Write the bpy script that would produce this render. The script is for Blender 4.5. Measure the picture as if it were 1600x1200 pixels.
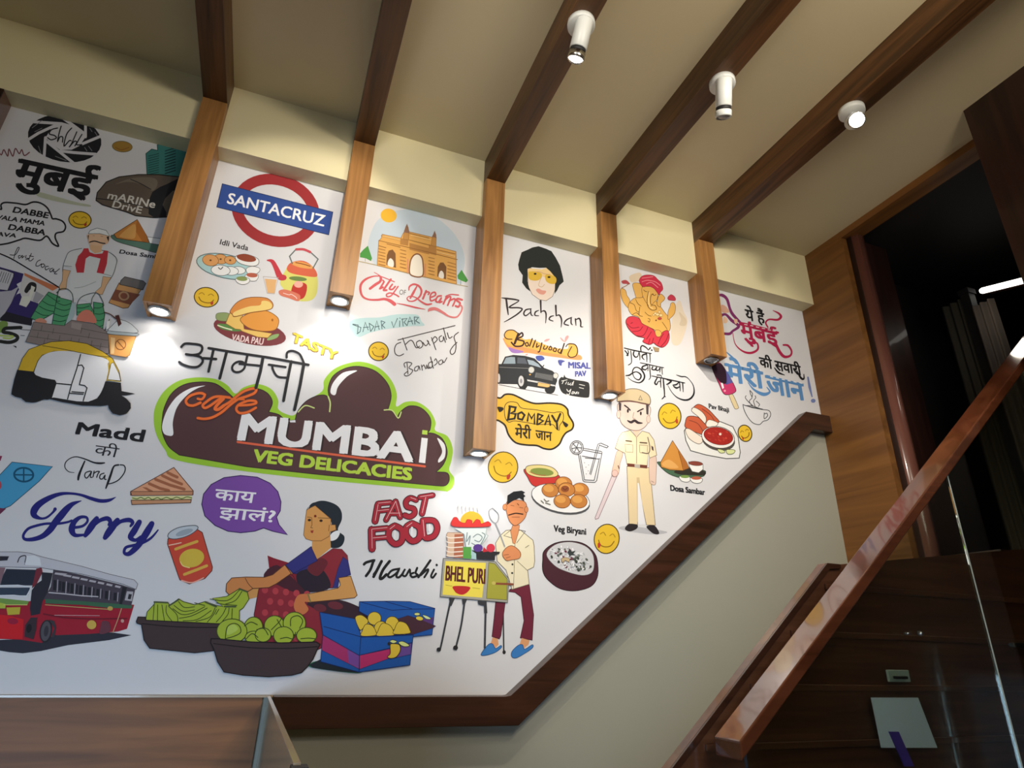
import bpy, bmesh, math, random
from math import pi as PI
from mathutils import Vector, Matrix
from mathutils.geometry import tessellate_polygon
C = bpy.context.scene.collection
for o in list(bpy.data.objects): bpy.data.objects.remove(o)
# ---------------------------------------------------------------- camera
S = 0.8; EYE = 1.25; D = 2.4                     # metres per survey unit, eye height, distance to the mural wall
FPX = 971.14
RM = ((0.9311195655731062, -0.024305125795643284, -0.36390330510591395), (0.16385168562813943, 0.9192918799884461, 0.35784782310938523), (0.325835817128454, -0.3928252795421477, 0.8599530917607461))
VPZ = (860.0, -1672.7)
cam = bpy.data.objects.new('camera', bpy.data.cameras.new('camera')); C.objects.link(cam); bpy.context.scene.camera = cam
cam.data.sensor_width = 36; cam.data.lens = 36 * FPX / 1600; cam.data.clip_start = .02
ex = Vector((RM[0][0], RM[0][2], -RM[0][1])); ey = -Vector((RM[1][0], RM[1][2], -RM[1][1])); ez = -Vector((RM[2][0], RM[2][2], -RM[2][1]))
m = Matrix((ex, ey, ez)).transposed().to_4x4(); m.translation = Vector((0, -D, EYE)); cam.matrix_world = m
def ray(u, v):
    a, b = (u - 800) / FPX, (v - 600) / FPX
    return Vector(tuple(RM[0][i] * a + RM[1][i] * b + RM[2][i] for i in range(3)))       # x right, y down, z forward
def at(u, v, y=0.0):                              # a surveyed point on the vertical plane at depth y
    r = ray(u, v); t = (D + y) / r[2]; return Vector((r[0] * t, y, EYE - r[1] * t))
def at_x(u, v, x):                                # ... on the vertical plane at x
    r = ray(u, v); t = x / r[0]; return Vector((x, r[2] * t - D, EYE - r[1] * t))
# ---------------------------------------------------------------- light and exposure
sc = bpy.context.scene
sc.view_settings.view_transform = 'Standard'; sc.view_settings.look = 'None'; sc.view_settings.gamma = 1; sc.view_settings.use_curve_mapping = False
sc.view_settings.exposure = -0.14
wd = bpy.data.worlds.new('world'); sc.world = wd; wd.use_nodes = True
wd.node_tree.nodes['Background'].inputs[0].default_value = (.9, .95, 1, 1); wd.node_tree.nodes['Background'].inputs[1].default_value = .02
def lamp(name, kind, loc, to, power, col, size=.1, sy=None, cone=None, blend=.5):
    l = bpy.data.lights.new(name, kind); l.energy = power; l.color = col
    if kind == 'AREA':
        l.size = size
        if sy: l.shape = 'RECTANGLE'; l.size_y = sy
    else: l.shadow_soft_size = size
    if kind == 'SPOT': l.spot_size = math.radians(cone); l.spot_blend = blend
    o = bpy.data.objects.new(name, l); C.objects.link(o); o.location = loc
    o.rotation_euler = (Vector(to) - Vector(loc)).to_track_quat('-Z', 'Y').to_euler(); return o
lamp('daylight_from_entrance', 'AREA', (-1.4, -3.4, .65), (.2, 0, .5), 19, (.50, .72, 1.0), 1.5, 1.0).data.spread = math.radians(96)
lamp('room_fill', 'AREA', (.9, -3.7, 3.2), (1.0, 0, 1.6), 26, (1.0, .96, .90), 1.2, .9)  # unseen area light added as ambient fill for the room
lamp('unseen_spot', 'SPOT', (.117, -1.9, 3.2), (.9, 0, 2.6), 34, (1, .93, .80), .05, cone=72, blend=.35)
lamp('unseen_spot', 'SPOT', (.117, -1.6, 3.2), (-.08, 0, 2.78), 62, (1, .92, .80), .04, cone=40, blend=.45)  # extra unseen spot, added to brighten the mural around the station sign
lamp('ceiling_fill', 'AREA', (1.25, -2.75, 2.98), (1.1, -.4, 3.47), 22, (1, .88, .70), .5, .3)  # unseen warm fill, added to lift the ceiling and cream band
lamp('unseen_spot', 'SPOT', (1.37, -2.3, 3.2), (1.75, 0, 2.3), 80, (1, .93, .80), .05, cone=62, blend=.3)
# ---------------------------------------------------------------- materials
def lin(h):
    h = h.lstrip('#'); h = ''.join(c * 2 for c in h) if len(h) == 3 else h; v = [int(h[i:i + 2], 16) / 255 for i in (0, 2, 4)]
    return tuple(c / 12.92 if c <= .04045 else ((c + .055) / 1.055) ** 2.4 for c in v) + (1,)
MAT = {}
def mat(name, col, rough=.5, metal=0, spec=.5, emit=None, es=1, coat=0, noise=None, bump=0, trans=0):
    if name in MAT: return MAT[name]
    m = bpy.data.materials.new(name); m.use_nodes = True; nt = m.node_tree; b = nt.nodes['Principled BSDF']; MAT[name] = m
    c = lin(col) if isinstance(col, str) else col
    b.inputs['Base Color'].default_value = c; b.inputs['Roughness'].default_value = rough; b.inputs['Metallic'].default_value = metal
    b.inputs['Specular IOR Level'].default_value = spec; b.inputs['Coat Weight'].default_value = coat; b.inputs['Coat Roughness'].default_value = .08
    b.inputs['Transmission Weight'].default_value = trans
    if emit: b.inputs['Emission Color'].default_value = emit; b.inputs['Emission Strength'].default_value = es
    if noise:
        tc = nt.nodes.new('ShaderNodeTexCoord'); n = nt.nodes.new('ShaderNodeTexNoise'); n.inputs['Scale'].default_value = noise[0]; n.inputs['Detail'].default_value = 5
        mx = nt.nodes.new('ShaderNodeMix'); mx.data_type = 'RGBA'; mx.inputs['A'].default_value = c; mx.inputs['B'].default_value = tuple(x * noise[1] for x in c[:3]) + (1,)
        nt.links.new(tc.outputs['Object'], n.inputs['Vector']); nt.links.new(n.outputs['Fac'], mx.inputs['Factor']); nt.links.new(mx.outputs['Result'], b.inputs['Base Color'])
        if bump:
            bp = nt.nodes.new('ShaderNodeBump'); bp.inputs['Strength'].default_value = bump; bp.inputs['Distance'].default_value = .004
            nt.links.new(n.outputs['Fac'], bp.inputs['Height']); nt.links.new(bp.outputs['Normal'], b.inputs['Normal'])
    return m
def wood(name, c1, c2, axis, rough=.4, coat=0, scale=1.0, spec=.4):
    """Veneer whose grain runs along the given axis (0 x, 1 y, 2 z)."""
    if name in MAT: return MAT[name]
    m = bpy.data.materials.new(name); m.use_nodes = True; nt = m.node_tree; b = nt.nodes['Principled BSDF']; MAT[name] = m
    tc = nt.nodes.new('ShaderNodeTexCoord'); mp = nt.nodes.new('ShaderNodeMapping'); s = [26 * scale] * 3; s[axis] = 1.6 * scale; mp.inputs['Scale'].default_value = s
    n = nt.nodes.new('ShaderNodeTexNoise'); n.inputs['Scale'].default_value = 1; n.inputs['Detail'].default_value = 7; n.inputs['Distortion'].default_value = .9
    mp2 = nt.nodes.new('ShaderNodeMapping'); s2 = [90 * scale] * 3; s2[axis] = 3 * scale; mp2.inputs['Scale'].default_value = s2
    n2 = nt.nodes.new('ShaderNodeTexNoise'); n2.inputs['Scale'].default_value = 1; n2.inputs['Detail'].default_value = 3
    r = nt.nodes.new('ShaderNodeValToRGB'); r.color_ramp.elements[0].position = .32; r.color_ramp.elements[0].color = lin(c2); r.color_ramp.elements[1].position = .68; r.color_ramp.elements[1].color = lin(c1)
    mth = nt.nodes.new('ShaderNodeMath'); mth.operation = 'MULTIPLY_ADD'; mth.inputs[1].default_value = .22; 
    L = nt.links.new
    L(tc.outputs['Object'], mp.inputs['Vector']); L(tc.outputs['Object'], mp2.inputs['Vector']); L(mp.outputs['Vector'], n.inputs['Vector']); L(mp2.outputs['Vector'], n2.inputs['Vector'])
    sub = nt.nodes.new('ShaderNodeMath'); sub.operation = 'SUBTRACT'; sub.inputs[1].default_value = .5; L(n2.outputs['Fac'], sub.inputs[0]); L(sub.outputs[0], mth.inputs[0]); L(n.outputs['Fac'], mth.inputs[2])
    L(mth.outputs[0], r.inputs['Fac']); L(r.outputs['Color'], b.inputs['Base Color'])
    b.inputs['Roughness'].default_value = rough; b.inputs['Coat Weight'].default_value = coat; b.inputs['Coat Roughness'].default_value = .06; b.inputs['Specular IOR Level'].default_value = spec
    return m
cream = mat('cream_wall_paint', '#eadfb4', .62, noise=(5, .965)); ceil_m = mat('ceiling_paint', '#ddd0ac', .7, noise=(3, .96)); lower_m = mat('lower_wall_paint', '#a5a495', .6, noise=(3, .95))
beam_m = wood('dark_teak_veneer', '#6c4829', '#442d18', 1)
W1, W2 = '#b5824a', '#8a5e32'
wz, wy, wx = (wood('teak_veneer_' + n, W1, W2, a) for n, a in (('upright', 2), ('running_back', 1), ('running_along', 0)))
panel_m = wood('panel_veneer', '#86592b', '#66401c', 1, .45, scale=.5); dwood = wood('dark_varnished_wood', '#46281a', '#2e1a0f', 0, .35, .2); frame_m = wood('door_frame_wood', '#2e1812', '#1c0e0a', 2, .4, .2)
lowp_m = wood('low_panel_veneer', '#94623a', '#6a4428', 0, .5, scale=.6); rail_m = wood('handrail_varnish', '#6a3a24', '#4c2614', 0, .2, 1.0, scale=.5)
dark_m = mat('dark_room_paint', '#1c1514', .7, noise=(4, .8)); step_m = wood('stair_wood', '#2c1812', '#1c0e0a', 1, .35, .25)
white_metal = mat('white_powder_coat', '#d4d6d4', .4); black_m = mat('black_rubber', '#151517', .6); steel = mat('brushed_steel', '#b9bdc0', .25, 1)
chrome = mat('lamp_reflector', '#c8c8c4', .2, 1); lens_on = mat('lit_lamp_lens', '#ffffff', .3, emit=(1, .95, .86, 1), es=26); lens_off = mat('unlit_lamp_lens', '#8f9092', .2)
floor_m = mat('floor_tile', '#6e665c', .35, noise=(2, .85))
glass = mat('clear_glass', '#e8f2ec', .02, trans=1); glass2 = mat('glass_panel', '#dfe8dc', .03, trans=1)
# ---------------------------------------------------------------- object helpers
def obj(name, verts, faces, mt, parent=None, bevel=0, smooth=False):
    me = bpy.data.meshes.new(name); me.from_pydata([tuple(v) for v in verts], [], faces)
    for q in (mt if isinstance(mt, list) else [mt]): me.materials.append(q)
    bm = bmesh.new(); bm.from_mesh(me); bmesh.ops.recalc_face_normals(bm, faces=bm.faces)
    if bevel: bmesh.ops.bevel(bm, geom=list(bm.edges), offset=bevel, segments=2, affect='EDGES', profile=.6)
    bm.to_mesh(me); bm.free()
    if smooth:
        for p in me.polygons: p.use_smooth = True
    o = bpy.data.objects.new(name, me); C.objects.link(o)
    if parent: o.parent = parent; o.matrix_parent_inverse = Matrix.Translation(-parent.location) if parent.type == 'EMPTY' else Matrix()
    return o
BF = [(0, 1, 3, 2), (4, 6, 7, 5), (0, 4, 5, 1), (2, 3, 7, 6), (0, 2, 6, 4), (1, 5, 7, 3)]
def box(name, a, b, mt, parent=None, bevel=0):
    vs = [(x, y, z) for x in (a[0], b[0]) for y in (a[1], b[1]) for z in (a[2], b[2])]
    return obj(name, vs, BF, mt, parent, bevel)
def prism(name, poly, y0, y1, mt, parent=None, bevel=0):
    """poly: (x, z) outline, pushed from y0 to y1."""
    n = len(poly); vs = [(x, y0, z) for x, z in poly] + [(x, y1, z) for x, z in poly]
    tr = tessellate_polygon([[Vector((x, z, 0)) for x, z in poly]]) if n > 4 else None
    fs = [tuple(range(n)), tuple(range(2 * n - 1, n - 1, -1))] if not tr else [tuple(t) for t in tr] + [tuple(n + i for i in t) for t in tr]
    fs += [(i, (i + 1) % n, n + (i + 1) % n, n + i) for i in range(n)]
    return obj(name, vs, fs, mt, parent, bevel)
def lathe(name, prof, base, axis, mt, parent=None, n=28):
    """prof: (radius, height along axis)."""
    q = Vector(axis).normalized().to_track_quat('Z', 'Y'); vs = []; fs = []
    for r, h in prof:
        for k in range(n): vs.append(Vector(base) + q @ Vector((r * math.cos(2 * PI * k / n), r * math.sin(2 * PI * k / n), h)))
    for i in range(len(prof) - 1):
        for k in range(n): fs.append((i * n + k, i * n + (k + 1) % n, (i + 1) * n + (k + 1) % n, (i + 1) * n + k))
    fs.append(tuple(range(n))); fs.append(tuple(range((len(prof) - 1) * n, len(prof) * n)))
    o = obj(name, vs, fs, mt, parent)
    for p in o.data.polygons: p.use_smooth = len(p.vertices) == 4
    return o
def tag(o, label, cat, group=None):
    o['label'] = label; o['category'] = cat
    if group: o['group'] = group
    return o
def thing(name, loc, label, cat, group=None):
    o = bpy.data.objects.new(name, None); C.objects.link(o); o.location = loc; o.empty_display_size = .05
    bpy.context.view_layer.update(); return tag(o, label, cat, group)
def struct(o): o['kind'] = 'structure'; return o
def Z(z): return EYE + S * z
# ---------------------------------------------------------------- room shell
XR = 3.43 * S; XL = -3.6; YB = -4.6; ZC = Z(2.785)
struct(box('floor', (XL, YB, -.05), (6.0, .12, 0), floor_m))
struct(box('ceiling', (XL, YB, ZC), (XR, .12, ZC + .08), ceil_m))
struct(box('wall_back', (XL, 0, 0), (XR, .12, ZC), lower_m))
struct(box('wall_left', (XL - .1, YB, 0), (XL, .12, ZC), cream)); struct(box('wall_front', (XL, YB - .1, 0), (6.0, YB, ZC), cream))
Y0, Y1 = -.436 * S, -1.50 * S; ZO = Z(2.735)
wr = struct(box('wall_right', (XR, Y0, 0), (XR + .1, .12, ZC), panel_m))
struct(box('wall_right_header', (XR, Y1, ZO), (XR + .1, Y0, ZC), panel_m))
XP = 3.18 * S
struct(box('wall_right_pilaster', (XP, YB, 0), (XR + .1, Y1, ZC + .05), frame_m))
# room beyond the opening on the right
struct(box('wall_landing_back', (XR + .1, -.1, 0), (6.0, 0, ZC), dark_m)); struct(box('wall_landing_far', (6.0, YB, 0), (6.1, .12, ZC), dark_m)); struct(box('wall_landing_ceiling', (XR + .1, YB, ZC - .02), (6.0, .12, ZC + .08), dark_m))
# door frame standing in the opening
a = at(1356, 500, Y0 - .02).x; b = at(1374, 500, Y0 - .02).x
struct(box('door_1', (XR + .1, Y0 - .03, 0), (a, Y0 + .03, ZO), frame_m)); 
bead_m = mat('highlight_and_board_wood', '#6a4238', .25, coat=.6)
lathe('highlight_bead', [(.5 * (b - a) * 1, 0), (.5 * (b - a), ZO)], ((a + b) / 2, Y0 - .02, 0), (0, 0, 1), bead_m, bpy.data.objects['door_1'], 12)  # pinkish bead stands in for a highlight along the varnished frame
c = at(1412, 500, Y0 - .02).x
d1 = box('door_leaf', (b, Y0 - .02, 0), (c, Y0 + .02, ZO), frame_m, bpy.data.objects['door_1'])
# cream band that boxes out over the mural, one length between each pair of posts
PX = [(-1.62, -1.50), (-.69, -.572), (.087, .205), (.875, .995), (1.652, 1.768), (2.41, 2.53)]
PX = [(a * S, b * S) for a, b in PX]; PD = -.165 * S; BD_ = -.112 * S; ZB = Z(2.365)
edges = [XL] + [e for p in PX[1:] for e in p] + [XR]
for i in range(0, len(edges), 2): struct(box('trim_%d' % (i // 2 + 1), (edges[i], BD_, ZB), (edges[i + 1], 0, ZC), cream))
# ---------------------------------------------------------------- posts, beams and their lamps
bot = [1.25, 1.385, 1.625, .915, 1.365, 1.74]
where = ['at the far left edge', 'between the sea wall drawing and the round red sign', 'between the round red sign and the arch gateway', 'longest one, right of the arch gateway', 'right of the curly haired face', 'right of the elephant god, with unlit lamp']
for i, ((x0, x1), zb) in enumerate(zip(PX, bot)):
    xc, yc, zb = (x0 + x1) / 2, PD / 2, Z(zb)
    if i == 0:
        t = thing('edge_board', (xc, 0, zb), 'dark reddish wooden board under the cream band at the far left edge', 'board')
        box('board', (x0, BD_ + .004, 0.9), (x1, -.004, ZB - .0006), bead_m, t, .001); box('cover_strip', (x1 - .012, BD_ - .002, .9), (x1 + .0006, BD_ + .0034, ZB - .0006), frame_m, t); continue
    t = thing('wall_post', (xc, 0, zb), 'brown wooden post ' + where[i], 'post', 'wooden posts over the mural'); w = .012
    # hollow box end: four boards and a recessed bottom plate
    box('front_board', (x0, PD, zb), (x1, PD + w, ZB if 0 else Z(2.61)), wz, t, .0012); box('side_board', (x0, PD + w, zb), (x0 + w, -.004, Z(2.61)), wz, t); box('side_board', (x1 - w, PD + w, zb), (x1, -.004, Z(2.61)), wz, t)
    box('bottom_plate', (x0 + w, PD + w, zb + .004), (x1 - w, -.004, zb + .014), wx, t)
    on = i in (1, 2, 3, 4)
    ring = lathe('lamp_ring', [(.036, .004), (.038, 0), (.038, -.005), (.030, -.006), (.028, 0), (.027, .003)], (xc, yc, zb + .003), (0, 0, 1), white_metal if on else steel, t)
    lathe('lamp_lens', [(.026, 0), (.02, -.003), (.002, -.004)], (xc, yc, zb + .002), (0, 0, 1), lens_on if on else lens_off, ring)
    if on: lamp('post_downlight', 'SPOT', (xc, yc - .005, zb - .012), (xc, yc + .01, 0), 4.2, (1, .96, .9), .02, cone=106, blend=.45)
for i, (x0, x1) in enumerate(PX):
    if i == 0: continue
    t = thing('ceiling_beam', ((x0 + x1) / 2, 0, Z(2.61)), ['', 'dark brown ceiling beam above the leftmost fully visible post', 'plain brown ceiling beam, second from the left', 'brown ceiling beam carrying the lit white spotlight', 'brown ceiling beam carrying the unlit white spotlight', 'rightmost brown ceiling beam with the glaring spotlight'][i], 'beam', 'ceiling beams')
    box('bottom_board', (x0, YB, Z(2.61)), (x1, -.0, Z(2.61) + .012), beam_m, t, .0012); box('side_board', (x0, YB, Z(2.61) + .012), (x0 + .012, PD if 0 else 0, ZC), beam_m, t); box('side_board', (x1 - .012, YB, Z(2.61) + .012), (x1, 0, ZC), beam_m, t)
# ---------------------------------------------------------------- spotlights under the beams
def spotlight(base, aim, label, on, power):
    bx, by, bz = base; t = thing('spotlight', base, label, 'spotlight', 'white spotlights on the beams')
    lathe('mount_plate', [(.05, 0), (.05, -.018), (.046, -.022), (.01, -.022)], base, (0, 0, 1), white_metal, t)
    lathe('swivel_arm', [(.011, -.02), (.011, -.06)], base, (0, 0, 1), white_metal, t, 14)
    d = Vector(aim).normalized(); p = Vector((bx, by, bz - .062)); s = p - d * .055
    lathe('lamp_body', [(.028, 0), (.031, .004), (.031, .105), (.029, .108)], s, d, white_metal, t)
    lathe('black_band', [(.0285, .108), (.0285, .122)], s, d, black_m, t)
    head = lathe('lamp_head', [(.031, .122), (.031, .143), (.028, .148), (.027, .14)], s, d, white_metal if not on else chrome, t)
    lathe('lamp_lens', [(.027, .141), (.015, .149), (.002, .151)], s, d, lens_on if on else lens_off, head)
    if power: lamp('spot_beam', 'SPOT', s + d * .16, s + d * 1.2, power, (1, .91, .78), .03, cone=112, blend=.8)
zb = Z(2.61)
def under(u, v, z=zb): 
    r = ray(u, v); t = (EYE - z) / r[1]; return Vector((r[0] * t, r[2] * t - D, z))
spotlight(under(908, 36), (-.06, .40, -.85), 'white cylinder spotlight, lit, on the middle ceiling beam', True, 22)
spotlight(under(1128, 128), (.22, .45, -.95), 'white cylinder spotlight, dark, on beam near the top right', False, 60)
spotlight(under(1330, 172), (-.55, -.5, -.62), 'glaring spotlight on the rightmost ceiling beam', True, 8)
# ---------------------------------------------------------------- mural trim, wall cap and lower panels
ZL = Z(-.195); xk = 1.143 * S; sl = .8215; xt = 3.225 * S; zt = ZL + (xt - xk) * sl; th = .118 * S; TD = -.055
xk2 = xk + th * (math.sqrt(1 + sl * sl) - 1) / sl; xt2 = xt + th * (math.sqrt(1 + sl * sl) - 1) / sl
t = thing('ledge_cap', (xk, 0, ZL), 'dark varnished wooden ledge that runs level, then climbs under the mural', 'ledge')
xg = .128 * S
prism('ledge_board', [(xg, ZL), (xk, ZL), (xt, zt), (XR + .0, zt), (XR + .0, zt - th), (xt2, zt - th), (xk2, ZL - th), (xg, ZL - th)], TD, -.0024, dwood, t, .002)
box('ledge_end', (XR - .001, TD - .012, zt - th), (XR + .0, TD, zt), dwood, t) if 0 else None
t = thing('low_wall_panel', (-1, 0, ZL - .6), 'brown wood grained wall panel below the left part of the mural', 'panel')
box('panel_board', (XL, -.010, .0), (.088 * S, -.0008, ZL - .006), lowp_m, t); box('top_strip', (XL, -.014, ZL - .006), (xg, -.0024, ZL), mat('pale_edge_strip', '#b9a58c', .25, coat=.5), t)
# glass partition standing out from the wall
gx = .105 * S
t = thing('glass_partition', (gx, -.6, 0), 'grey green glass partition beside the brown low wall panel', 'partition')
prism_pts = [(-.016, 0), (-.016, ZL - .004), (-1.38, Z(-.175) - .012), (-1.38, 0)]
vs = [(x, y, z) for x in (gx, gx + .008) for y, z in prism_pts]
obj('glass_pane', vs, [(0, 1, 2, 3), (7, 6, 5, 4), (0, 4, 5, 1), (1, 5, 6, 2), (2, 6, 7, 3), (3, 7, 4, 0)], mat('smoked_partition', '#a8a180', .12, coat=.4), t)
e = [(gx - .001, -.016, ZL - .004), (gx + .009, -.016, ZL - .004), (gx + .009, -1.38, Z(-.175) - .012), (gx - .001, -1.38, Z(-.175) - .012)]
obj('polished_edge', e + [(p[0], p[1], p[2] + .003) for p in e], [(0, 1, 2, 3), (4, 5, 6, 7), (0, 1, 5, 4), (1, 2, 6, 5), (2, 3, 7, 6), (3, 0, 4, 7)], mat('pale_edge_strip', '#b9a58c', .25, coat=.5), t)
box('end_channel', (gx - .004, -1.40, 0), (gx + .018, -1.37, Z(-.175) - .012), black_m, t)
# ---------------------------------------------------------------- stairs, stringer, handrail and glass
zs = lambda x, k: EYE + sl * x + k * S          # sloping line z for x in metres
HN = -1.196 * S; HF = -1.315 * S                # back and front edge of the handrail
t = thing('staircase', (1.0, -.5, 0), 'dark wooden staircase climbing to the right behind the glass', 'stairs')
st = []; x = .84 * S; rise = .17; run = rise / sl; n = 0
while x < 3.24 * S:
    z1 = zs(x, -2.25) + rise * .6
    if z1 > .1:
        box('tread', (x - .02, HN + .09, z1 - .03), (min(x + run, XR - .06), -.031, z1), step_m, t, .003)
        box('riser', (x, HN + .10, z1 - rise), (x + .018, -.031, z1 - .03), step_m, t)
    x += run; n += 1
py = HN + .05; side_m = wood('stair_side_veneer', '#64402c', '#4a2b1c', 0, .3, .3); sp = thing('stair_side_panel', (1.4, py, .5), 'dark brown boarded side of the staircase behind the glass', 'panel')
e = [at(u, v, py) for u, v in ((1100, 1130), (1290, 880), (1310, 882), (1600, 858), (1700, 850))]
sk = (e[1].z - e[0].z) / (e[1].x - e[0].x); xs = e[0].x - e[0].z / sk
prism('side_board', [(xs, 0)] + [(p.x, p.z) for p in e[1:]] + [(e[4].x, 0)], py, py + .03, side_m, sp)
prism('cap_strip', [(xs, 0), (e[1].x, e[1].z), (e[2].x, e[2].z), (e[2].x, e[2].z - .012), (e[1].x + .003, e[1].z - .018), (xs + .022, 0)], py - .008, py - .0004, dwood, sp, .001)
for u, v in ((1400, 925), (1400, 996), (1400, 1075), (1350, 1160)):
    p = at(u, v, py); box('batten', (xs + p.z / sk + .06, py - .007, p.z - .008), (e[4].x, py - .0004, p.z + .008), side_m, sp, .002)
box('landing_board', (3.24 * S, HN + .09, Z(.40)), (XR - .002, -.031, Z(.45)), step_m, t); box('landing_board', (XR - .002, HN + .09, Z(.40)), (5.98, Y0 - .04, Z(.45)), step_m, t)
# handrail: top board with eased edges, from its lower end up through the opening
x0 = 1.377 * S; x1 = 4.35 * S; hr = thing('handrail', (x0, HN, zs(x0, -1.361)), 'glossy reddish brown wooden handrail rising to the right', 'handrail'); hk = .04
prism('top_board', [(x0, zs(x0, -1.361)), (x1, zs(x1, -1.361)), (x1, zs(x1, -1.361) - hk), (x0, zs(x0, -1.361) - hk)], HF, HN, rail_m, hr, .004)
g = thing('glass_balustrade', (x0, (HN + HF) / 2, 1), 'clear glass balustrade under the sloping handrail', 'glass panel'); gy = (HN + HF) / 2
xj = at(1490, 790, gy).x
for xa_, xb_ in ((x0 + .05, xj - .003), (xj + .003, XR - .02 + .9)):
    prism('glass_pane', [(xa_, zs(xa_, -1.361) - hk - .0015), (xb_, zs(xb_, -1.361) - hk - .0015), (xb_, zs(xb_, -2.7)), (xa_, max(.02, zs(xa_, -2.7)))], gy - .005, gy + .005, glass2, g)
box('pane_edge', (xj - .002, gy - .006, max(.02, zs(xj, -2.69))), (xj + .002, gy + .006, zs(xj, -1.37) - hk - .004), mat('bright_glass_edge', '#cfd8d0', .2, coat=.6), g)
# reflection in the glass, built as a white sheet with a purple strip
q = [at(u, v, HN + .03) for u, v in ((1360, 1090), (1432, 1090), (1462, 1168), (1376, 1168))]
sh = thing('reflection_sheet', tuple(q[3]), 'white sheet with purple strip behind the glass balustrade', 'sheet')
obj('sheet', q + [p + Vector((0, .004, 0)) for p in q], [(0, 1, 2, 3), (4, 5, 6, 7), (0, 1, 5, 4), (1, 2, 6, 5), (2, 3, 7, 6), (3, 0, 4, 7)], mat('white_reflection', '#e2ecff', .5), sh)
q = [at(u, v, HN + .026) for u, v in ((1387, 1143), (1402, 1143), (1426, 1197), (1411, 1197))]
obj('purple_reflection_strip', q + [p + Vector((0, .003, 0)) for p in q], [(0, 1, 2, 3), (4, 5, 6, 7), (0, 1, 5, 4), (1, 2, 6, 5), (2, 3, 7, 6), (3, 0, 4, 7)], mat('purple_reflection', '#5a3fb0', .5), sh)
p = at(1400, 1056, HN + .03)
pl = thing('reflection_plate', tuple(p), 'reflection built as a small pale plate with dark latch above the white sheet', 'plate')  # pale reflection in the pane, modelled as a plate
box('plate', (p.x - .035, p.y, p.z - .016), (p.x + .05, p.y + .008, p.z + .016), mat('pale_reflection', '#a9b6ae', .3), pl, .002); box('latch', (p.x - .02, p.y - .01, p.z - .008), (p.x + .03, p.y, p.z), black_m, pl, .002)
for (u, v, r, lb) in ((1435, 990, .008, 'larger steel stud holding the glass balustrade'), (1413, 990, .004, 'tiny steel stud left of the larger glass stud')):  # lamp glints in the pane, modelled as steel studs
    p = at(u, v, gy - .012); o = lathe('lamp_reflection_stud', [(r, 0), (r, .01), (r * .5, .014)], p, (0, -1, 0), steel, None, 16); tag(o, lb, 'stud', 'lamp reflections in the glass')
p = at(1592, 1008, HN + .015); o = tag(box('reflection_bar', (p.x - .03, p.y, p.z - .007), (p.x + .12, p.y + .02, p.z + .007), steel, None, .003), 'short bright steel bar at the right edge behind the glass', 'bar')  # bright reflection in the pane, modelled as a bar
# ---------------------------------------------------------------- seen through the opening
p0 = at_x(1532, 455, 4.4 * S); p1 = at_x(1600, 438, 4.4 * S); d = (p1 - p0); tb = thing('tube_light', tuple(p0), 'glowing white tube light in the dark space beyond the opening', 'lamp')
lathe('tube', [(.012, 0), (.017, .01), (.017, d.length * 1.8)], p0, d, mat('tube_glow', '#ffffff', .4, emit=(1, .97, .88, 1), es=3), tb, 16)
q = p0 + Vector((.035, 0, 0)); lathe('tube_holder', [(.02, -.01), (.02, d.length * 1.85)], q, d, frame_m, tb, 10)
for u, v, lb in ((1413, 0, ''),): pass
def post_beyond(u0, v0, u1, v1, X, w, mt, name, label, cat):
    a, b = at_x(u0, v0, X), at_x(u1, v1, X); z0, z1 = min(a.z, b.z), max(a.z, b.z)
    o = thing(name, (X, (a.y + b.y) / 2, 0), label, cat); return a, b, o
a = at_x(1502, 470, 4.2 * S); o = thing('dark_pillar', (4.2 * S, a.y, 0), 'narrow black pillar beyond the opening, below the tube light', 'pillar')
b = at_x(1517, 470, 4.2 * S); box('shaft', (4.2 * S, b.y, Z(.45) + .002), (4.2 * S + .05, a.y, at_x(1500, 463, 4.2 * S).z), black_m, o); box('capital', (4.2 * S - .006, b.y - .006, at_x(1500, 463, 4.2 * S).z), (4.2 * S + .056, a.y + .006, at_x(1500, 463, 4.2 * S).z + .03), black_m, o)
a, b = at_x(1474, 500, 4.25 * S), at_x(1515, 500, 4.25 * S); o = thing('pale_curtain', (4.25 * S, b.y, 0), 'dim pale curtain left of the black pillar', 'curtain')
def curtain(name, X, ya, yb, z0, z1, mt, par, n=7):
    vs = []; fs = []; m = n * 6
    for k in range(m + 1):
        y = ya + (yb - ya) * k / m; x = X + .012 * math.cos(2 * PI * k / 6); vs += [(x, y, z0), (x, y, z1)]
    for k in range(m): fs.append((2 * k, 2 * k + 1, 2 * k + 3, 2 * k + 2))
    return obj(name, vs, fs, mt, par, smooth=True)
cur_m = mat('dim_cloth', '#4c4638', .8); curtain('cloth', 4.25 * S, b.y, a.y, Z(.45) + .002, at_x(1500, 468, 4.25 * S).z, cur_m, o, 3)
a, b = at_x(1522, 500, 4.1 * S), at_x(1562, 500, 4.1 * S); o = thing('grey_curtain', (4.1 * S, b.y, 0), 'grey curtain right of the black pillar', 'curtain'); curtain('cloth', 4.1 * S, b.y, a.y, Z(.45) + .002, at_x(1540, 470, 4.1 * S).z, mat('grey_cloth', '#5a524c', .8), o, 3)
p = at_x(1600, 596, 4.3 * S); o = lathe('globe_lamp', [(.01, -.055), (.05, -.045), (.07, -.01), (.062, .035), (.03, .06), (.03, .075)], p, (0, 0, 1), mat('cream_ceramic', '#d8cda8', .4), None, 20); tag(o, 'cream rounded lampshade at the right edge beyond the handrail', 'lampshade')
lamp('landing_fill', 'POINT', (3.1, -.75, 2.9), (0, 0, 0), .5, (1, .9, .75), .05)  # unseen point light added so the shapes beyond the opening show
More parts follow.
